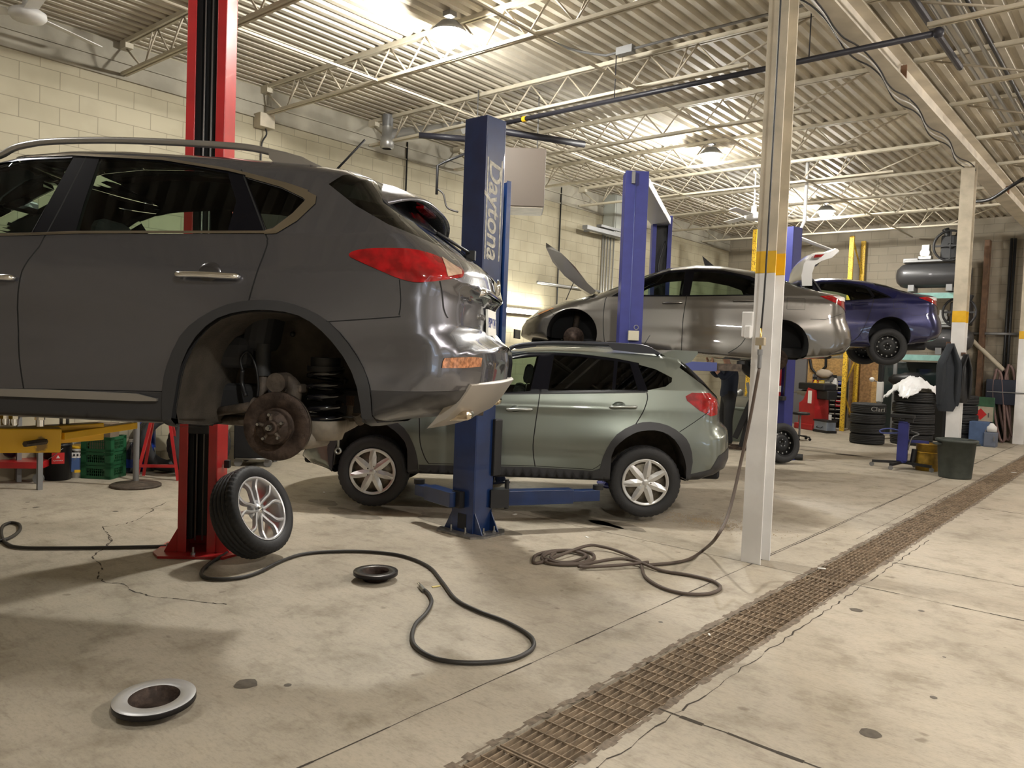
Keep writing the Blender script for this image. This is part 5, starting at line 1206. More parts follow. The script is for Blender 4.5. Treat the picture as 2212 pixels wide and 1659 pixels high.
g = gp(335, 1025); g += Vector((-.1, .2, 0)); tyre_thing((g.x, g.y), .36, .24, 'big worn tyre standing behind the red stand by the wall', ax=(1, -.12, .12))
g = gp(362, 1030); g += Vector((.05, .35, 0)); tyre_thing((g.x, g.y), .35, .22, 'second tyre standing behind the red post', ax=(1, -.2, .1))
# red stand
g = gp(345, 1034); t = thing('tyre_stand', 'red angle-iron stand leaning legs beside the standing tyres', 'stand', g, .9)
mb = MB()
for s in (-1, 1): mb.bar((s*.22, -.12, 0), (s*.08, 0, .75), .03, .03); mb.bar((s*.22, .2, 0), (s*.08, .05, .75), .03, .03)
mb.bar((-.19, -.1, .16), (.19, -.1, .16), .03, .03); mb.bar((-.08, 0, .74), (.08, 0, .74), .05, .04); mb.build('frame', M_red, t)
g = gp(505, 1003); g += Vector((-.25, .25, 0)); g.x = max(g.x, XL+.42); t = thing('service_cart', 'black service cart on castors with tangled leads, behind the loose wheel', 'cart', g, .8)
MB().box((0, 0, .40), (.46, .5, .62)).build('cabinet', M_black, t, bev=.015)
for i, (x, y) in enumerate(((-.17, -.24), (.2, -.24), (-.17, .2), (.2, .2))): MB().cyl((x, y-.02, .05), (x, y+.02, .05), .05, seg=16).build('castor', M_grey, t)
MB().tube([(-.2, -.27, .10), (.22, -.27, .10)], .012, 6).build('axle_bar', M_steel, t)
MB().tube(catmull([(-.1, -.1, .72), (0, -.25, .86), (.12, -.15, .73), (.2, -.28, .78), (.1, -.3, .65), (.15, -.26, .72)], 5), .008, 6).build('leads', mat('grey_lead', (.3, .3, .3), .5), t)
MB().box((.1, -.256, .52), (.09, .01, .08)).build('gauge_label', M_paper, t); MB().box((.03, -.262, .45), (.04, .03, .09)).build('clamp', mat('orange_clamp', (.6, .12, .02), .4), t)
g = gp(292, 985); t = thing('plastic_drum', 'bright blue plastic drum against the wall behind the jugs', 'drum', (XL+.14, 4.36, 0), 0); MB().lathe([(0, 0), (.09, 0), (.10, .03), (.10, .28), (.105, .29), (.10, .3), (.095, .56), (.07, .6), (0, .6)], seg=24).build('body', mat('bright_blue_plastic', (.01, .04, .30), .35), t)
# workbench along the wall with legs
t = thing('workbench', 'dark workbench by the block wall, its legs below the yellow arm', 'bench', (XL+.42, 1.9, 0))
MB().box((0, 0, .78), (.7, 2.3, .05)).build('worktop', mat('oily_wood', (.09, .06, .035), .7, nz=.4, nscale=10), t, bev=.004)
for y in (-1.1, .62, 1.1):
    for x in (-.3, .3): MB().box((x, y, .38), (.045, .045, .76)).build('leg', M_grey, t)
g = gp(20, 1038); t = thing('floor_trolley', 'low red wheeled trolley under the bench at the left edge', 'trolley', (g.x, g.y, 0), .9)
MB().box((0, 0, .20), (.8, .45, .07)).build('tray', M_red, t, bev=.005)
for x, y in ((-.35, -.18), (.35, -.18), (-.35, .18), (.35, .18)): w_ = MB().cyl((x, y-.015, .055), (x, y+.015, .055), .055, seg=16).build('castor', M_grey, t); MB().box((x, y, .12), (.03, .05, .1)).build('castor_fork', M_grey, w_)
tag(MB().sphere((g.x-.05, g.y+.02, .33), .1, 14, sc=(1.6, 1, .9)).build('parts_bag', mat('dark_bag', (.02, .02, .04), .3)), 'dark wrapped bundle lying on the low red trolley', 'bag')
# ------------------------------------------------------------------ mechanic
fp = gp(1566, 962)
t = thing('person', 'person in dark work clothes standing under the silver-grey saloon, arms raised', 'person', fp, math.atan2(CR[1], CR[0]))
def skin_obj(name, chains, m, parent, root=0, sub=2):
    vs = []; es = []; rr = []; idx = {}
    for ch in chains:
        pv = None
        for (x, y, z, r) in ch:
            if name == 'body' and z < 1.45 and abs(y) < .17 and z > .2: r = r*.72
            k = (round(x, 4), round(y, 4), round(z, 4))
            if k not in idx: idx[k] = len(vs); vs.append((x, y, z)); rr.append(r)
            if pv is not None and pv != idx[k]: es.append((pv, idx[k]))
            pv = idx[k]
    me = bpy.data.meshes.new(name); me.from_pydata(vs, es, []); me.materials.append(m)
    o = bpy.data.objects.new(name, me); COL.objects.link(o); o.parent = parent
    o.modifiers.new('k', 'SKIN'); lay = me.skin_vertices[0] if me.skin_vertices else None
    if lay is None:
        bm = bmesh.new(); bm.from_mesh(me); bm.verts.layers.skin.verify(); bm.to_mesh(me); bm.free(); lay = me.skin_vertices[0]
    for i, r in enumerate(rr): lay.data[i].radius = (r, r) if not isinstance(r, tuple) else r
    lay.data[root].use_root = True
    s_ = o.modifiers.new('s', 'SUBSURF'); s_.levels = sub; s_.render_levels = sub
    # bake
    dg = bpy.context.evaluated_depsgraph_get(); ev = o.evaluated_get(dg); m2 = bpy.data.meshes.new_from_object(ev); o.modifiers.clear(); o.data = m2
    for p in m2.polygons: p.use_smooth = True
    return o
# local x: right in the picture, y: away, z: up; figure faces left (-x)
M_skin = mat('skin', (.42, .24, .17), .5); M_navyc = mat('navy_work_shirt', (.012, .018, .035), .85, bump=.4, bscale=12); M_trou = mat('dark_trousers', (.013, .013, .015), .85)
body = [[(0.02, 0, .98, .15), (.03, 0, 1.12, .145), (.03, 0, 1.28, .165), (.01, 0, 1.42, .14), (-.02, 0, 1.50, .06), (-.05, 0, 1.58, .06), (-.07, 0, 1.67, .098), (-.075, 0, 1.74, .085)],
    [(.01, 0, 1.42, .14), (.0, -.19, 1.42, .068), (-.14, -.22, 1.24, .052), (-.27, -.20, 1.38, .042), (-.33, -.18, 1.50, .032)],
    [(.01, 0, 1.42, .14), (.0, .19, 1.42, .068), (-.16, .22, 1.28, .052), (-.30, .18, 1.42, .042), (-.35, .15, 1.53, .032)],
    [(0.02, 0, .98, .15), (.03, -.10, .90, .105), (.0, -.11, .50, .072), (.04, -.11, .10, .05), (-.03, -.12, .05, .045), (-.13, -.13, .04, .038)],
    [(0.02, 0, .98, .15), (.03, .10, .90, .105), (-.03, .12, .50, .072), (.0, .13, .10, .05), (-.07, .14, .05, .045), (-.17, .15, .04, .038)]]
skin_obj('body', body, M_skin, t)
sh_ = [[(0.02, 0, .86, .175), (0.02, 0, .98, .17), (.03, 0, 1.12, .158), (.03, 0, 1.28, .178), (.01, 0, 1.42, .152), (-.01, 0, 1.49, .08)], [(.01, 0, 1.42, .152), (.0, -.19, 1.42, .082), (-.14, -.22, 1.24, .066), (-.25, -.205, 1.36, .055)], [(.01, 0, 1.42, .152), (.0, .19, 1.42, .082), (-.16, .22, 1.28, .066), (-.28, .185, 1.40, .055)]]
skin_obj('work_shirt', sh_, M_navyc, t)
tr_ = [[(0.02, 0, 1.14, .14), (0.02, 0, 1.02, .155), (.02, 0, .95, .165), (.03, -.10, .88, .12), (.0, -.11, .50, .088), (.04, -.11, .12, .068), (.04, -.11, .04, .07)], [(.02, 0, .95, .165), (.03, .10, .88, .12), (-.03, .12, .50, .088), (.0, .13, .12, .068), (.0, .13, .04, .07)]]
skin_obj('trousers', tr_, M_trou, t)
for yy, xx in ((-.12, .02), (.14, -.02)): MB().sphere((xx-.06, yy, .05), .06, 14, sc=(2.3, .8, .8)).build('work_boot', mat('brown_boot', (.05, .035, .025), .6), t)
skin_obj('hair', [[(-.05, 0, 1.72, .102), (-.04, 0, 1.77, .09)]], mat('dark_hair', (.01, .008, .006), .7), t, sub=1)
for sd, hx, hy, hz in ((-1, -.33, -.18, 1.50), (1, -.35, .15, 1.53)):
    ch = [[(hx, hy, hz, .028), (hx-.02, hy, hz+.05, .032)]]
    for k in range(4):
        o = (k-1.5)*.02; L_ = (.065, .075, .07, .055)[k]; ch.append([(hx-.02, hy, hz+.05, .032), (hx-.022, hy+o, hz+.085, .010), (hx-.035, hy+o*1.1, hz+.085+L_*.5, .009), (hx-.06, hy+o*1.1, hz+.08+L_*.8, .008)])
    ch.append([(hx-.02, hy, hz+.05, .032), (hx-.035, hy-sd*.035, hz+.05, .011), (hx-.06, hy-sd*.04, hz+.08, .010)])
    skin_obj('hand', ch, M_skin, t, sub=1)
# face details
fo = MB(); fo.sphere((-.165, 0, 1.66), .018, 8, sc=(1, .8, 1.3)); fo.build('nose', M_skin, t)
# ------------------------------------------------------------------ back of the hall
def bw_(px, py, d=.1): return pp(px, py, 1, YB-d)
def atz(px, py, z): return pp(px, py, 2, z)
# spare steel wheel leaning on the blue post
ax2 = Vector(CR*.35+CU*.10-CF*.93).normalized(); R2 = .31; z2 = R2*math.sqrt(1-ax2.z**2)+.1*abs(ax2.z)
c2 = pp(1686, 957, 2, z2); t = thing('steel_wheel', 'dusty steel wheel and tyre leaning behind the near column', 'wheel', (c2.x, c2.y, 0)); wheel('', (0, 0, z2), R2, .2, .205, 'steel', yaxis=ax2, parent=t, seg=72, tread=False)
g = gp(1718, 993); tag(MB().cyl((g.x-.20, g.y-.12, .055), (g.x+.12, g.y+.0, .055), .05, seg=16).build('bottle_jack', M_black), 'black cylinder lying on the floor beside the leaning steel wheel', 'jack')
# stool
g = gp(1726, 950); t = thing('mechanic_stool', 'round black-topped stool on castors before the red balancer', 'stool', g)
MB().lathe([(0, .52), (.17, .52), (.19, .535), (.18, .57), (0, .58)], seg=28).build('seat', M_black, t); MB().cyl((0, 0, .08), (0, 0, .52), .022, seg=10).build('gas_column', M_grey, t)
for k in range(5):
    a = 2*math.pi*k/5; x, y = .22*math.cos(a), .22*math.sin(a); l = MB().bar((0, 0, .09), (x, y, .07), .03, .025).build('leg', M_black, t); MB().cyl((x, y-.012, .028), (x, y+.012, .028), .028, seg=10).build('castor', M_black, l)
# wheel balancer
g = gp(1748, 927); t = thing('wheel_balancer', 'red wheel balancing machine in front of the parts bins', 'balancer', g, -.5)
MB().box((0, .1, .07), (.62, .6, .14)).build('foot', M_red, t, bev=.02)
MB().prism([(-.25, .12), (.3, .12), (.24, .95), (.02, 1.0), (-.12, .7), (-.25, .62)], -.12, .3, lambda u, v, w: (u, w, v)).build('cabinet', M_red, t, bev=.015)
MB().box((.08, .1, 1.03), (.85, .4, .16)).box((.34, .1, .85), (.5, .3, .22)).build('instrument_head', M_black, t, bev=.03)
MB().cyl((-.3, 0, .86), (-.62, -.02, .86), .018, seg=12).cyl((-.3, 0, .86), (-.42, -.01, .86), .055, seg=16).cyl((-.28, .0, .86), (-.1, .02, .86), .08, seg=16).build('spindle', M_steel, t)
MB().box((.1, -.125, .78), (.12, .008, .3)).build('warning_labels', M_paper, t)
# parts bins
bx0, bx1 = bw_(1757, 850, .25), bw_(1822, 850, .25); bt = bw_(1790, 818, .25).z; bb = bw_(1790, 905, .25).z
t = thing('bin_rack', 'steel rack holding rows of small parts bins by the plywood wall', 'rack', ((bx0.x+bx1.x)/2, YB-.18, 0)); wd_ = bx1.x-bx0.x
MB().box((0, .03, (bt+.25)/2), (wd_+.06, .02, bt-.1)).build('back_panel', M_grey, t)
for s in (-1, 1): MB().box((s*(wd_/2+.03), 0, (bt+.1)/2), (.03, .12, bt+.1)).build('upright', M_grey, t)
bc = [('black', (.02, .02, .022)), ('yellow', (.6, .45, .04)), ('red', (.35, .01, .02)), ('blue', (.02, .03, .22)), ('grey', (.15, .15, .15))]
pat = ['rydgb', 'ryygk', 'rydbb', 'kkdkk', 'kkkkr', 'kkkkr', 'kkkkk', 'kkkkk', 'kkkkk']
cmap = {'r': 2, 'y': 1, 'd': 4, 'g': 4, 'b': 3, 'k': 0}; cw_ = ['leftmost', 'second', 'middle', 'fourth', 'rightmost']
for r in range(9):
    for c in range(5):
        nm_, col = bc[cmap[pat[r][c]]]; w_ = wd_/5*.9; z = bt-.02-(bt-bb)*(r+1)/9*.98; x = t.location.x-wd_/2+wd_*(c+.5)/5
        b = thing('parts_bin', '%s open parts bin, %s row from the top of the rack, %s in its row' % (nm_, ORD[r], cw_[c]), 'bin', (x, YB-.28, z), 0, 'small bins on the parts rack')
        m_ = mat('bin_'+nm_, col, .35)
        h_ = (bt-bb)/9*.72; MB().box((0, 0, .004), (w_, .16, .008)).box((-w_/2, 0, h_/2), (.006, .16, h_)).box((w_/2, 0, h_/2), (.006, .16, h_)).box((0, .08, h_/2), (w_, .006, h_)).box((0, -.08, h_*.3), (w_, .006, h_*.6)).build('tray', m_, b)
        MB().box((0, -.084, h_*.52), (w_*.85, .003, .02)).build('label_strip', mat('bin_label', (.45, .43, .35), .6), b)
def bottle(c, h, m, label, cap=M_black):
    t = thing('spray_bottle', label, 'bottle', c); MB().lathe([(0, 0), (.07, 0), (.07, h*.5), (.03, h*.72), (.028, h*.8)], seg=16).build('body', m, t); MB().cyl((0, 0, h*.8), (0, 0, h*.88), .032, seg=10).box((-.02, 0, h*.93), (.1, .03, .06)).build('trigger', cap, t)
p = bw_(1758, 845, .5); bottle((p.x, YB-.42, p.z), .36, M_yel, 'yellow spray bottle hanging at the left of the parts rack')
p = bw_(1801, 842, .5); bottle((p.x, YB-.42, p.z), .36, M_white, 'white spray bottle hanging at the right of the parts rack')
mb = MB().sphere((0, 0, 0), .16, 14, sc=(1.3, .6, .7)); mb.xf(lambda p: p*(1+.2*math.sin(p.x*40)*math.cos(p.z*37+p.y*20))); pb = bw_(1776, 810, .3); mb.xf(lambda p: p+Vector((pb.x, YB-.2, bt+.12))); tag(mb.build('rag_bundle', mat('beige_rags', (.45, .38, .3), .9)), 'crumpled pale rags lying on top of the bin rack', 'rags')
# tool case and white box
g = gp(1781, 934); t = thing('tool_case', 'black and silver tool case on the floor beside the balancer', 'case', g, -.6); MB().box((0, 0, .14), (.46, .25, .26)).build('case_body', mat('case_silver', (.28, .33, .42), .35, .5), t, bev=.02); MB().box((0, 0, .03), (.5, .28, .06)).box((0, 0, .27), (.5, .28, .04)).build('case_edges', M_black, t, bev=.01); MB().tube(catmull([(-.09, -.13, .14), (-.08, -.17, .11), (.08, -.17, .11), (.09, -.13, .14)], 3), .01, 6).build('carry_handle', M_black, t)
g = gp(1785, 920); tag(MB().box((g.x, min(g.y+.1, YB-.42), .16), (.4, .3, .32), rz=-.4).build('white_box', M_white, bev=.01), 'white plastic box behind the silver tool case', 'box')
# plywood and grey panels on the back wall
def panel(x0, x1, y0, y1, m, label, d=.06, name='wall_panel', th=.02, cat='panel'):
    a, b = bw_(x0, y0, d), bw_(x1, y1, d); w = b.x-a.x; return tag(MB().box(((a.x+b.x)/2, YB-d, (a.z+b.z)/2), (w, th, abs(a.z-b.z))).build(name, m), label, cat)
panel(1738, 1826, 772, 905, M_osb, 'pale chipboard sheet on the back wall behind the parts rack')
panel(1838, 1958, 778, 905, mat('brown_osb', (.36, .2, .08), .7, nz=.4, nscale=18), 'brown chipboard sheet behind the tyre stacks')
panel(1702, 1737, 770, 918, mat('slate_grey_panel', (.13, .125, .125), .6), 'tall dark grey panel left of the chipboard', d=.12, th=.12)
panel(1885, 1905, 800, 905, M_osb, 'narrow lighter chipboard strip behind the white testing device', d=.085)
# hanging frame on plywood
p = bw_(1766, 785, .15); mb = MB(); o = [(0, .42), (.2, .28), (.21, -.05), (0, -.3), (-.16, -.12), (-.24, .24)]; q = [(p.x+a*.95, YB-.12, p.z+b*.95-.02) for a, b in o]; mb.tube(q, .035, 6, closed=True); tag(mb.build('gasket_frame', M_black), 'black diamond-shaped rubber frame hanging on the chipboard sheet', 'frame')
# pallet racking with yellow uprights, teal shelves
M_perf = mat('yellow_rack_paint', (.75, .48, .04), .45, nz=0, col2=(.25, .14, .02), nscale=45)
M_perf.node_tree.nodes['Color Ramp'].color_ramp.elements[0].position = .40; M_perf.node_tree.nodes['Color Ramp'].color_ramp.elements[1].position = .46
def upright(px, ptop, pbot, dpt, label):
    b = dp(px, pbot, dpt); z1 = dp(px, ptop, dpt).z; t = thing('rack_upright', label, 'rack', (b.x, b.y, 0), 0, 'yellow racking frames'); 
    MB().box((0, 0, z1/2), (.10, .07, z1)).build('front_post', M_perf, t, bev=.004); MB().box((0, .9 if b.y+.95 < YB else YB-b.y-.06, z1/2), (.10, .07, z1)).build('rear_post', M_perf, t)
    y2 = .9 if b.y+.95 < YB else YB-b.y-.06; mb = MB(); n = 5
    for k in range(n): mb.bar((0, 0 if k % 2 else y2, z1*k/n+.1), (0, y2 if k % 2 else 0, z1*(k+1)/n), .03, .03)
    mb.build('braces', M_perf, t); return t
u1 = upright(1818, 512, 928, 18.6, 'yellow racking upright right of the parts rack')
u2 = upright(1612, 498, 900, 18.0, 'yellow racking upright seen above the silver-grey saloon roof')
u3 = upright(2106, 520, 955, 17.6, 'rusty racking upright right of the far column')
for ch in u3.children: ch.data.materials[0] = mat('rusty_rack_paint', (.16, .09, .05), .6, nz=.4, nscale=9)
M_teal = mat('teal_shelf_paint', (.22, .42, .38), .5, nz=.2, nscale=8)
def shelf(ya, label, x0=1936, x1=2072, d=17.6):
    a = dp(x0, ya, d); b = dp(x1, ya+8, d-.8); t = thing('rack_shelf', label, 'shelf', (a.x, a.y, a.z-.08)); f = lambda p: Vector((p.x-a.x, p.y-a.y, 0)); e = f(b)
    MB().bar(Vector((0, 0, .05)), Vector((e.x, e.y, .05)), .05, .12).build('front_beam', M_teal, t); n = Vector((-e.y, e.x, 0)).normalized()*.9
    MB().add([(0, 0, .12), (e.x, e.y, .12), (e.x+n.x, e.y+n.y, .12), (n.x, n.y, .12), (0, 0, .09), (e.x, e.y, .09), (e.x+n.x, e.y+n.y, .09), (n.x, n.y, .09)], [(0, 1, 2, 3), (7, 6, 5, 4), (0, 4, 5, 1), (2, 6, 7, 3), (1, 5, 6, 2), (3, 7, 4, 0)]).build('deck', M_grey, t)
    for k in (0, 1):
        q_ = e*k; MB().box((q_.x, q_.y, -(a.z-.08)/2+.03), (.07, .07, a.z-.08+.06)).build('leg', M_grey, t) if ya > 700 else MB().box((q_.x, q_.y+.02, -.6), (.07, .07, 1.3)).build('leg', M_grey, t)
    return a, e, n
sA_ = shelf(637, 'upper teal shelf beam carrying the big black compressor'); sB_ = shelf(768, 'lower teal shelf beam under the second compressor')
def compressor(a, e, n, px0, dpt, r, label, py, L_=2.0):
    c0 = dp(px0, py, dpt); u = Vector((e.x, e.y, 0)).normalized(); z = a.z+.06+r+.08; t = thing('air_compressor', label, 'compressor', (c0.x, c0.y, z-r-.08), math.atan2(u.y, u.x))
    c = MB(); c.lathe([(0, 0), (r*.6, .03), (r*.92, .12), (r, .22), (r, L_-.22), (r*.92, L_-.12), (r*.6, L_-.03), (0, L_)], (0, .4, r+.08), (1, 0, 0), 32); c.build('tank', mat('charcoal_tank_paint', (.035, .035, .037), .4, coat=.3), t)
    for x in (.35, L_-.4): MB().box((x, .4, .07), (.12, r*1.4, .14)).build('foot', M_grey, t)
    MB().box((L_*.48, .4, 2*r+.12), (L_*.72, .34, .05)).box((L_*.2, .4, 2*r+.14), (.3, .3, .1)).build('mounting_deck', M_grey, t, bev=.01)
    MB().cyl((L_*.38, .3, 2*r+.3), (L_*.38, .55, 2*r+.3), .1, seg=16).box((L_*.38, .42, 2*r+.42), (.16, .14, .14)).box((L_*.38, .4, 2*r+.2), (.26, .2, .08)).build('motor', mat('motor_grey', (.4, .4, .38), .4, .5), t, bev=.01)
    bx = L_*.72; MB().lathe([(.30, -.03), (.34, -.03), (.34, .03), (.30, .03)], (bx, .2, 2*r+.42), (0, 1, 0), 32, closed=True).lathe([(.0, 0), (.06, 0), (.06, .03), (0, .03)], (bx, .2, 2*r+.42), (0, 1, 0), 12, closed=True).bar((bx, .2, 2*r+.12), (bx, .2, 2*r+.72), .04, .02).bar((bx-.3, .2, 2*r+.42), (bx+.3, .2, 2*r+.42), .02, .04).build('flywheel', M_black, t)
    MB().box((bx, .45, 2*r+.4), (.4, .35, .5)).cyl((bx-.08, .45, 2*r+.6), (bx-.16, .45, 2*r+.82), .07, seg=12).cyl((bx+.08, .45, 2*r+.6), (bx+.16, .45, 2*r+.82), .07, seg=12).build('pump', M_black, t, bev=.02)
compressor(*sA_, 1926, 17.3, .27, 'big charcoal air compressor on the upper teal shelf', 600, 1.5)
compressor(*sB_, 1985, 17.3, .25, 'second dark compressor on the lower teal shelf behind the blue saloon', 730, 1.0)
# dark cabinet and machinery under the shelf
p = gp(1990, 935); t = thing('machine_cabinet', 'dark glazed machine cabinet under the lower teal shelf', 'cabinet', (p.x+.0, YB-.45, 0), .0); MB().box((0, 0, .85), (1.5, .5, 1.7)).build('casing', mat('very_dark_green', (.01, .016, .015), .4), t, bev=.02); MB().box((-.35, -.255, 1.25), (.55, .01, .6)).box((.35, -.255, 1.25), (.55, .01, .6)).build('door_glass', mat('dark_glass_pane', (.02, .03, .03), .05, coat=1), t); MB().tube([(-.62, -.28, .9), (-.62, -.28, 1.6)], .015, 6).build('rail', M_grey, t)
# tyre stacks
def stack(px, py, R, w, n, where, wob=.02, grp=None, d=None):
    g = gp(px, py) if d is None else dp(px, py, d); dirn = Vector((g.x, g.y, 0)).normalized(); g = g+dirn*R; z = .002
    for k in range(n):
        tyre_thing((g.x+random.uniform(-wob, wob), g.y+random.uniform(-wob, wob)), R, w, '%s tyre from the floor in the %s' % (ORD[k], where), group='tyres in the %s' % where, z=z, seg=60, tread=False); z += w*1.0
    return g, z
s1g, s1z = stack(1873, 961, .33, .205, 4, 'left stack of four')
s2g, s2z = stack(1968, 963, .395, .215, 5, 'wide middle stack under the white sheet')
s3g, s3z = stack(2072, 958, .33, .205, 5, 'dark stack right of the far column')
tt = thing('chalk_mark', 'x', 'x') if False else None
top1 = [o for o in bpy.data.objects if o.get('group') == 'tyres in the left stack of four'][-1]
ttext(top1, 'Clari', .13, mat('chalk', (.35, .35, .34), .9), .33, .1, off=.008, name='chalk_writing', dx=.17)
# white sheet: a crumpled cloth over the middle stack
n = 40; vs = []; fs = []
import mathutils.noise as mn
for i in range(n):
    for j in range(n):
        u = -1+2*i/(n-1); v = -1+2*j/(n-1); r = math.hypot(u, v); x = u*.62+.08; y = v*.42; rr = math.hypot(x, y)
        h = .26*math.exp(-((u+.15)**2+v**2)/.28)+.05*mn.noise(Vector((u*5, v*5, 0)))+.035*mn.noise(Vector((u*11, v*11, 3)))
        z = s2z+.03+h
        if rr > .40: z = max(s2z+.02-(rr-.40)*1.15+.06*mn.noise(Vector((u*9, v*9, 5))), s2z-.35)
        vs.append((s2g.x+x*CR[0]-y*CR[1], s2g.y+x*CR[1]+y*CR[0], z+.03))
for i in range(n-1):
    for j in range(n-1):
        u = -1+2*(i+.5)/(n-1); v = -1+2*(j+.5)/(n-1)
        if math.hypot(u, v) < 1.02+.18*math.sin(5*math.atan2(v, u)): fs.append((i*n+j, (i+1)*n+j, (i+1)*n+j+1, i*n+j+1))
ws = MB().add(vs, fs, 0, True).build('plastic_sheet', mat('white_plastic_sheet', (.78, .78, .78), .4)); so = ws.modifiers.new('t', 'SOLIDIFY'); so.thickness = .006; tag(ws, 'crumpled white plastic sheet draped over the middle tyre stack', 'sheet')
g = gp(2030, 955); g += Vector((g.x, g.y, 0)).normalized()*.3; tag(MB().box((g.x, g.y, .46), (.34, .3, .92), rz=-.3).build('black_drum_bag', M_black, bev=.06), 'tall black bagged bundle between the middle tyre stack and the far column', 'bag')
tag(MB().sphere((0, 0, 0), .2, 14, sc=(1.9, .8, .8)).xf(lambda p: p*(1+.15*math.sin(p.x*30)*math.cos(p.z*25))+Vector((s2g.x-.32, s2g.y+.85, 1.30))).tube([(s2g.x-.32, s2g.y+.85, 1.2), (s2g.x-.32, s2g.y+.85, 0)], .05, 8).build('strapped_harness', M_black), 'black strapped bundle on a post behind the white sheet', 'bundle')
# white tester on a stand
g = gp(1896, 930); g = dp(1896, 930, 17.0); t = thing('tester_stand', 'black and white testing device on a pole behind the left tyre stack', 'stand', (g.x, g.y, 0)); MB().cyl((0, 0, .0), (0, 0, 1.1), .05, seg=12).build('pole', M_grey, t); MB().box((0, 0, 1.02), (.13, .1, .45)).build('tester_body', M_white, t, bev=.02); MB().box((0, 0, 1.43), (.1, .09, .5)).build('tester_head', M_black, t, bev=.02); MB().sphere((-.17, -.03, 1.28), .055, 12).build('round_mirror', M_white, t); MB().tube([(-.17, 0, 1.28), (0, 0, 1.2)], .012, 6).build('mirror_arm', M_grey, t)
# blue transmission jack
g = gp(1947, 1012); t = thing('transmission_jack', 'blue hydraulic transmission jack on castors before the tyre stacks', 'jack', g, .15)
MB().cyl((0, 0, .10), (0, 0, .74), .075, seg=24).box((0, 0, .42), (.15, .15, .6)).build('cylinder', M_blue2, t, bev=.01)
MB().box((-.02, 0, .82), (.34, .22, .05)).box((.07, 0, .77), (.12, .1, .1)).box((-.1, 0, .79), (.1, .16, .04)).build('saddle_head', M_black, t, bev=.008)
for x, y in ((-.42, -.05), (-.12, -.34), (.42, -.12), (.15, .35)): l = MB().bar((0, 0, .10), (x, y, .085), .05, .04).build('leg', M_black, t); MB().cyl((x, y-.015, .035), (x, y+.015, .035), .035, seg=12).build('castor', M_grey, l)
MB().tube(catmull([(-.06, -.09, .56), (-.28, -.12, .54), (-.32, -.12, .58), (-.2, -.12, .62), (-.06, -.09, .60)], 4), .012, 6).build('foot_pedal', M_blue3, t); MB().tube(catmull([(.08, -.05, .3), (.13, -.08, .5), (.22, -.05, .56), (.1, -.02, .6)], 4), .01, 6).build('pump_hose', M_grey, t); MB().bar((.06, 0, .44), (.36, .02, .44), .05, .04).build('handle_arm', M_blue2, t); MB().cyl((.15, 0, .1), (.17, 0, .32), .04, seg=12).build('pump', M_black, t)
g = gp(2000, 1020); tt_, R = None, None
g = gp(2001, 1018); g += Vector((g.x, g.y, 0)).normalized()*.14; t = thing('pail', 'scuffed yellow metal pail between the blue jack and the trash bin', 'pail', g); MB().lathe([(0, 0), (.155, 0), (.165, .15), (.16, .4), (.168, .4), (.168, .42), (.155, .42), (.15, .1), (0, .1)], seg=28).build('body', mat('scuffed_yellow', (.45, .27, .03), .5, nz=.5, nscale=9), t); MB().lathe([(.166, .28), (.17, .285), (.166, .29)], seg=28).build('hoop', M_yel, t)
g = gp(2062, 1034); g += Vector((g.x, g.y, 0)).normalized()*.14; t = thing('trash_bin', 'dark green-grey plastic trash bin in front of the far column', 'bin', g); mb = MB(); R = .24; mb.lathe([(0, 0), (R*.88, 0), (R*.9, .02), (R*1.05, .52), (R*1.16, .525), (R*1.17, .56), (R*1.08, .565), (R*1.02, .54), (R*.86, .04), (0, .04)], seg=40)
mb.build('body', mat('dark_olive_plastic', (.05, .058, .05), .55, nz=.25, nscale=12), t); 
for s in (-1, 1): MB().box((s*R*1.2*CR[0], s*R*1.2*CR[1], .49), (.08, .1, .03), rz=math.atan2(CR[1], CR[0])).build('lug_handle', MATS['dark_olive_plastic'], t, bev=.008)
# jackets on the far column
def jacket(c, label, w, h, m, rz):
    t = thing('work_jacket', label, 'jacket', c, rz); 
    for k, (dx, ww, hh_, dy) in enumerate(((0, w, h, 0), (-w*.42, w*.34, h*.9, -.04), (w*.40, w*.34, h*.92, -.03))):
        mb = MB(); n = 14; s_ = 20; vs = []; fs = []
        for i in range(n+1):
            tt = i/n; zz = -tt*hh_; k_ = min(1, .25+1.6*tt) if k == 0 else .8+.3*math.sin(tt*3); taper = 1 if tt < .9 else 1-(tt-.9)*3
            for j in range(s_):
                a = 2*math.pi*j/s_; f_ = 1+.12*math.sin(3*a+tt*4)+.07*math.sin(7*a+tt*2+k); vs.append((dx*min(1, tt*3)+ww/2*k_*taper*f_*math.cos(a), dy+.07*k_*f_*taper*math.sin(a), zz))
        for i in range(n):
            for j in range(s_): fs.append((i*s_+j, i*s_+(j+1) % s_, (i+1)*s_+(j+1) % s_, (i+1)*s_+j))
        mb.add(vs, fs, 0, True); mb.add(vs[:s_], [tuple(range(s_))]); mb.add(vs[-s_:], [tuple(range(s_))])
        mb.build(['jacket_body', 'sleeve', 'sleeve'][k], m, t)
    MB().box((0, .04, .0), (.05, .04, .05)).build('collar', mat('brown_collar', (.10, .05, .03), .7), t)
jm = mat('charcoal_jacket_cloth', (.02, .024, .03), .85, bump=.6, bscale=15)
hk_ = lp(2052, 742, (BX-.13, 13.05), -40); jacket((hk_.x, hk_.y, hk_.z), 'dark work jacket hanging on the left face of the far column', .30, 1.0, jm, math.atan2(CR[1], CR[0]))
hk_ = lp(2081, 765, (BX+.12, 13.1), -40); jacket((hk_.x+.02, hk_.y, hk_.z), 'second dark jacket hanging on the right side of the far column', .16, .72, M_black, math.atan2(CR[1], CR[0]))
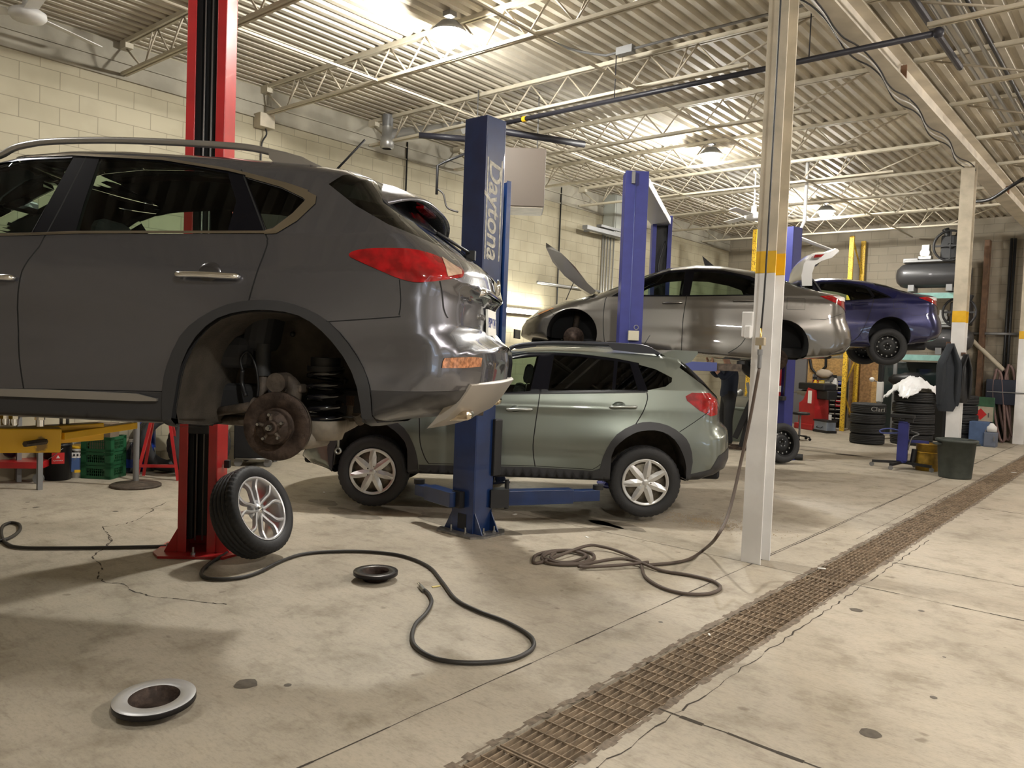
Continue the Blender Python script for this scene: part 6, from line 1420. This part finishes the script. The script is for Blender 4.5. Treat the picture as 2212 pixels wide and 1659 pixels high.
# cabinets right of the far column
def cab(px, py, w, dpt_, h, m, label, name='floor_cabinet', yo=0):
    g = gp(px, py); g.y += dpt_/2+yo; t = thing(name, label, 'cabinet', (g.x, min(g.y, YB-dpt_/2-.03), 0)); MB().box((0, 0, h/2), (w, dpt_, h)).build('body', m, t, bev=.01); MB().box((0, -dpt_/2-.004, h*.52), (w*.9, .008, h*.86)).build('door', m, t, bev=.003); MB().box((w*.35, -dpt_/2-.02, h*.6), (.02, .02, .1)).build('handle', M_grey, t); return t
cab(2112, 963, .36, .35, .50, mat('dull_blue_cabinet', (.08, .13, .25), .5, nz=.2, nscale=8), 'blue-grey cabinet on the floor right of the far column')
cab(2137, 966, .22, .25, .30, mat('grey_blue_box', (.13, .15, .2), .5), 'small grey-blue metal box beside the blue-grey cabinet', name='metal_box')
g = gp(2137, 966); t = thing('jug', 'white jug standing on the small grey-blue box', 'jug', (g.x, g.y+.13, .31)); MB().lathe([(0, 0), (.10, 0), (.10, .1), (.05, .15), (.03, .18)], seg=16).build('body', M_white, t); MB().cyl((0, 0, .18), (0, 0, .2), .032).build('cap', M_black, t)
c_ = cab(2114, 950, .62, .4, .98, mat('green_and_cream_cabinet', (.05, .13, .07), .5, nz=.3, nscale=8), 'green and cream chemical cabinet with a flammable diamond, far right', yo=.3)
MB().box((0, -.215, .52), (.6, .01, .5)).build('cream_panel', M_cream, c_); MB().add([(.06, -.225, .47), (.18, -.225, .60), (.06, -.225, .73), (-.06, -.225, .60)], [(0, 1, 2, 3)]).build('flammable_diamond', M_sign, c_)
p = bw_(2125, 840, .3); t = thing('wall_cupboard', 'dark navy cupboard on the back wall above the green cabinet', 'cupboard', (p.x+.5, YB-.2, p.z-.3)); MB().box((0, 0, .25), (.9, .35, .55)).build('body', mat('navy_cupboard', (.012, .016, .03), .45), t, bev=.01); MB().box((0, -.19, .25), (.85, .01, .02)).build('door_gap', M_grey, t)
# wall clutter far right: conduits and hanging hoses
def wpipe(pts, r, m, label, name='conduit', cat='pipe', grp=None): o = tag(MB().tube(pts, r, 8).build(name, m), label, cat); return o
M_cond = mat('galvanised_conduit', (.45, .45, .44), .35, .7)
for i, (px, lab) in enumerate(((2186, 'dark vertical conduit at the right edge, nearest the corner'), (2194, 'second dark vertical conduit at the right edge'))):
    a, b = bw_(px, 515, .12), bw_(px-3, 955, .12); wpipe([a, Vector((a.x, a.y, .02))], .03, M_black, lab)
a, b = bw_(2072, 720, .14), bw_(2210, 725, .14); wpipe([a, Vector((b.x, a.y, a.z))], .03, M_grey, 'horizontal grey pipe across the back wall, far right')
a = bw_(2110, 760, .25); b = bw_(2168, 800, .25); wpipe([a-Vector((.35, 0, -.5)), b], .05, M_cream, 'slanting cream brace on the back wall above the hanging hoses', name='brace', cat='brace')
for i, (lab, o) in enumerate((('brown hose hanging in a long loop at the far right', 0), ('second hose loop hanging at the far right', .12), ('short dark hose loop hanging at the far right', -.1))):
    P = [bw_(x, y, .25+.05*i) for x, y in [(2165, 792), (2155, 830), (2158, 890), (2172, 945), (2184, 940), (2182, 870), (2176, 810), (2166, 795)]]; P = [p+Vector((o+.02*math.sin(k), 0, o*.5)) for k, p in enumerate(P)]; tag(MB().tube(catmull(P, 5), .028, 8).build('hanging_hose', mat('brown_hose', (.16, .10, .09), .6)), lab, 'hose')
# press and scrap beside the mechanic
g = gp(1612, 972); t = thing('engine_hoist', 'dark folded engine hoist with rusty arm left of the near column', 'hoist', g, .3); MB().bar((-.1, 0, .05), (.18, 0, 1.45), .07, .07).build('mast', M_black, t); MB().bar((.2, .1, 0), (-.05, .1, 1.2), .05, .05).bar((.25, -.05, 0), (.22, -.05, 1.3), .05, .05).build('legs', M_grey, t); MB().bar((-.2, 0, .2), (.05, 0, .9), .14, .1).build('boom', M_black, t, bev=.01); MB().cyl((.1, -.05, .9), (.16, -.05, 1.2), .04).build('ram', M_rust, t)
for s in (-1, 1): MB().bar((-.3, s*.2, .04), (.3, s*.2, .04), .06, .05).build('foot', M_rust, t)
g = gp(1592, 930); g = dp(1594, 925, 15.5); t = thing('trash_bin', 'grey-green square bin behind the mechanic', 'bin', (g.x, g.y, 0)); MB().prism([(-.18, 0), (.18, 0), (.23, .62), (-.23, .62)], -.2, .2, lambda u, v, w: (u, w, v)).build('body', mat('grey_green_bin', (.13, .15, .13), .5), t, bev=.01); MB().box((0, 0, .64), (.5, .44, .03)).build('rim', MATS['grey_green_bin'], t)
g = dp(1612, 868, 15.9); t = thing('engine_block', 'metal engine parts heaped on a bench behind the mechanic', 'engine', (g.x, g.y, .62)); MB().box((0, 0, .12), (.6, .35, .24)).cyl((-.2, -.1, .24), (-.2, .1, .3), .09).cyl((.1, -.1, .26), (.15, .1, .3), .07).build('casting', M_steel, t, bev=.02); MB().box((0, 0, -.05), (.9, .5, .08)).build('tray', M_dark, t)
for x in (-.35, .35): MB().box((x, 0, -.35), (.05, .3, .54)).build('leg', M_grey, t)
# ------------------------------------------------------------------ overhead and wall fittings
def fan(px, py, z, label, a0=0, scale=1.0, rod=.35):
    c = atz(px, py, z); t = thing('ceiling_fan', label, 'fan', c, a0); M_f = M_white
    MB().lathe([(0, -.05), (.08, -.05), (.14, -.03), (.165, .0), (.16, .04), (.10, .075), (.05, .09), (.045, .2), (.03, .21)], seg=32).build('motor_housing', M_f, t)
    MB().cyl((0, 0, .2), (0, 0, ZC-z-.07), .014, seg=10).build('down_rod', M_f, t); MB().lathe([(.02, ZC-z-.12), (.05, ZC-z-.1), (.065, ZC-z-.005), (0, ZC-z)], seg=20).build('ceiling_cup', M_f, t)
    for k in range(3):
        a = 2*math.pi*k/3; b = MB().box((.5*math.cos(a), .5*math.sin(a), .03), (.66, .13, .008), M=Matrix.Rotation(a, 3, 'Z') @ Matrix.Rotation(.2, 3, 'X')).build('blade', M_f, t)
fan(1628, 470, 4.12, 'white ceiling fan on a long rod left of the near column', .5)
fan(60, 36, 4.66, 'white ceiling fan at the top left corner near the block wall', 1.95)
# unit heater
c = dp(1092, 392, 10.3); t = thing('unit_heater', 'brown box unit heater hung beyond the dark blue post', 'heater', c, .70)
MB().box((.0, 0, 0), (1.02, .62, .74)).build('casing', mat('brown_heater_paint', (.12, .095, .075), .5), t, bev=.008); MB().box((0, 0, -.375), (.98, .58, .02)).build('base_panel', M_cream, t)  # cream sheet below the brown casing paints its underside as lit
for x in (-.4, .4): MB().tube([(x, 0, .37), (x, 0, ZC-c.z)], .008, 6).build('hanger_rod', M_grey, t)
# black gas pipes under the joists
M_gas = mat('black_gas_pipe', (.02, .02, .028), .45)
a = atz(1180, 249, 4.5); b = atz(2030, 75, 4.5); y_ = (a.y+atz(1660, 145, 4.5).y)/2
t = thing('gas_pipe', 'long black gas pipe crossing below the joists behind the near column', 'pipe', (a.x, y_, 4.5)); MB().tube([(atz(1085, 272, 4.5).x-a.x, 0, 0), (b.x-a.x, 0, 0)], .028, 10).build('pipe_run', M_gas, t); MB().cyl((-.35, 0, 0), (-.30, 0, 0), .034).build('yellow_tape', M_yel, t)
for xx in (1.0, 3.2): MB().tube([(xx, 0, .03), (xx, 0, .5)], .006, 6).build('pipe_hanger', M_gas, t)
MB().sphere((b.x-a.x, 0, 0), .05, 10).build('elbow', M_gas, t)
a = atz(1075, 282, 4.42); b = atz(1262, 312, 4.42); wpipe([a, b], .045, M_gas, 'thick black pipe joining the gas pipe right of the dark blue post')
a = atz(905, 292, 4.3); b = atz(1030, 302, 4.3); wpipe([a, b], .04, M_gas, 'black pipe left of the dark blue post under the silver duct')
a = pp(850, 292, 0, XL+.5); b = atz(1000, 282, a.z); t = thing('vent_duct', 'silver round vent duct by the wall left of the dark blue post', 'duct', (a.x, a.y, a.z)); MB().cyl((0, 0, 0), (b.x-a.x, b.y-a.y, .04), .09, seg=20).build('pipe', M_cond, t); MB().lathe([(.07, -.22), (.10, -.2), (.10, -.06), (.08, -.05), (.08, .1)], (-.02, -.1, 0), (0, 0, 1), 20).build('elbow', M_cond, t); MB().cyl((-.02, -.1, .1), (-.02, -.1, ZC-a.z), .08, seg=20).build('riser', M_grey, t)
# conduits on the block wall
def wl(px, py, d=.05): return pp(px, py, 0, XL+d)
c = wl(572, 262, .1); t = thing('junction_box', 'cream metal junction box on the block wall under the joist seat', 'box', (XL+.09, c.y, c.z-.09)); MB().box((0, 0, .09), (.16, .22, .18)).build('box_body', M_cream, t, bev=.005)
MB().tube(catmull([(0, .02, 0), (.01, .03, -.08), (-.05, 0, -.2), (-.06, 0, -.5)], 4)+[Vector((-.06, 0, -c.z+.3))], .011, 8).build('conduit_drop', M_black, t)
for k, (px, y0, y1, lab, m_) in enumerate([(880, 307, 420, 'dark conduit down the block wall above the car spoiler', M_black), (1213, 405, 560, 'thin conduit on the block wall right of the heater', M_black)]):
    a = wl(px, y0, .03); wpipe([a, Vector((a.x, a.y, .3))], .014, m_, lab)
for k, px in enumerate((1303, 1308, 1314, 1320, 1327)):
    a = wl(px, 500, .06); wpipe([a, Vector((a.x, a.y, .3))], .016, M_cond, '%s of five parallel conduits on the wall left of the violet-blue post' % ['first', 'second', 'third', 'fourth', 'fifth'][k])
a, b = wl(1172, 335, .03), wl(1252, 560, .03); wpipe([Vector((XL+.03, a.y, 2.95)), Vector((XL+.03, b.y+1.5, 2.95))], .03, M_cond, 'long horizontal conduit along the block wall')
c = wl(1338, 468, .2); t = thing('electric_panel', 'grey switch cabinet high on the wall behind the violet-blue post', 'cabinet', (XL+.16, c.y, c.z-.5)); MB().box((0, 0, .5), (.3, .7, .9)).build('cabinet_body', mat('pale_panel_grey', (.34, .35, .31), .5), t, bev=.01); MB().box((.155, 0, .5), (.01, .62, .8)).build('cabinet_door', MATS['pale_panel_grey'], t)
a, b = wl(1268, 490, .35), wl(1345, 508, .35); t = thing('cable_tray', 'grey cable trays bracketed to the wall left of the violet-blue post', 'tray', (XL+.3, a.y, a.z)); MB().box((0, (b.y-a.y)/2, 0), (.12, b.y-a.y, .08)).box((.0, (b.y-a.y)/2+.5, .1), (.12, b.y-a.y, .05)).box((-.18, .4, 0), (.3, .04, .04)).build('tray', M_grey, t)
# bright tube lamp on the wall
c0_, c1_ = wl(1085, 668, .12), wl(1180, 680, .12); t = thing('tube_lamp', 'lit fluorescent tube on the block wall between the cars', 'lamp', (XL+.1, (c0_.y+c1_.y)/2, c0_.z)); L_ = 1.25
MB().box((-.04, 0, 0), (.05, L_, .09)).build('fixture', M_white, t); MB().cyl((.02, -L_/2, 0), (.02, L_/2, 0), .02, seg=12).build('tube', mat('tube_glow', (1, 1, 1), .5, emit=(1, .98, .85), estr=110), t)
# air drop pipework by the dark blue post
pts = [(1005, 332), (960, 350), (945, 358), (943, 420)]; y_ = 6.6; dd = 9.3
P = [dp(x, y, dd) for x, y in pts]; wpipe(P, .016, M_black, 'black air pipe drop left of the dark blue post'); P = [dp(x, y, dd) for x, y in [(945, 408), (958, 420), (966, 448), (990, 458)]]; tag(MB().tube(catmull(P, 5), .012, 6).build('air_hose', M_hose), 'short hanging air hose with yellow fitting left of the dark blue post', 'hose')
# right bay: conduits and cables along the beam
for k, (px, py, r, m_, lab) in enumerate([(1995, 30, .035, M_gas, 'thick dark pipe under the right bay deck'), (2022, 30, .018, M_cond, 'bright conduit under the right bay deck, left one'), (2040, 20, .018, M_cond, 'bright conduit under the right bay deck, second'), (2075, 20, .018, M_cond, 'bright conduit under the right bay deck, third'), (2095, 10, .02, M_black, 'black conduit under the right bay deck')]):
    a = atz(px, py, 4.9 if k else 4.78); wpipe([Vector((a.x, 2, a.z)), Vector((a.x, 15 if k else a.y+1.6, a.z))], r, m_, lab)
for k in range(3):
    P = []; x = BX-.05+.05*k
    for i in range(26): P.append((x+.03*math.sin(i*1.3+k), 5.0+i*.34, 4.615-.05*abs(math.sin(i*.61+k*.7))-.02*k))
    wpipe(catmull(P, 3), .008, M_black if k != 1 else M_white, ['black cable sagging along the underside of the beam', 'white cable sagging along the underside of the beam', 'second black cable sagging along the underside of the beam'][k], name='cable', cat='cable')
P = [atz(2212, 385, 4.6), atz(2180, 405, 4.5), atz(2140, 430, 4.45), atz(2105, 435, 4.5)]; wpipe(catmull(P, 4), .03, M_black, 'black cable bundle swagged across the beam right of the far column', name='cable', cat='cable')
# bridging bars between joists
for k, x in enumerate((XL+2.4, XL+4.7)):
    for z, nm_ in ((4.615, 'lower'),):
        tag(MB().bar((x, 3.0, z), (x, YB-.3, z), .028, .006).bar((x, 3.0, z+.012), (x, YB-.3, z+.012), .005, .024).build('bridging_bar', M_joist), '%s horizontal bridging bar tying the joists, %s from the block wall' % ('long', ['first', 'second'][k]), 'bar')
# conduit with box along the third joist
a = atz(1245, 140, 4.88); wpipe(catmull([(a.x, a.y-1.2, 4.96), (a.x+.1, a.y-.3, 4.95), (a.x+.4, a.y, 4.9)], 4)+[Vector((BX-.3, a.y, 4.9))], .014, M_grey, 'thin grey conduit running beside the third joist')
p = atz(1358, 113, 4.9); tag(MB().box((p.x, a.y, 4.9), (.2, .08, .08)).build('conduit_box', M_grey), 'small grey conduit box on the conduit beside the third joist', 'box')
# ------------------------------------------------------------------ lamps
M_bulb = mat('lamp_glow', (1, 1, 1), .5, emit=(1, .96, .88), estr=1)
def lamp(loc, label, vis=True, w=LAMP_W, c=(1, .975, .91)):
    t = thing('hanging_lamp', label, 'lamp', (loc[0], loc[1], loc[2]), 0, 'high bay lamps under the roof deck')
    r = .135; st = w/(4*math.pi*r*r*math.pi)
    M_b = mat('lamp_glow_%d' % int(w), (1, 1, 1), .5, emit=c, estr=st)
    MB().sphere((0, 0, 0), r, 16, sc=(1, 1, .8)).build('bulb', M_b, t)
    MB().lathe([(.02, .17), (.05, .165), (.09, .15), (.17, .07), (.19, .035), (.183, .035), (.085, .14), (.03, .155)], seg=28, closed=True).build('lamp_housing', M_grey, t)
    zt = ZC-loc[2]
    MB().tube([(0, 0, .15), (0, 0, zt-.02)], .006, 6).build('cord', M_black, t)
    MB().box((0, 0, zt-.03), (.1, .1, .05)).build('ceiling_box', M_grey, t)
for i, p in enumerate(LAMP_SPOTS): lamp(p, ['brightest hanging lamp nearest the camera, above the dark blue post', 'second hanging lamp, lit, left of the ceiling fan', 'third hanging lamp, lit, beyond the near column over the raised boot lid'][i])
for i, p in enumerate(LAMP_FILL): lamp(p, ['lit lamp over the dark grey car\'s bonnet, out of the picture', 'lit lamp behind the camera', 'lit lamp right of the camera over the open floor', 'lit lamp right of the far column', 'lit lamp near the back wall on the right'][i], w=LAMP_W*(1.0 if i else .22)+.5*i, c=(1, .92, .85) if i else (1, .97, .92))
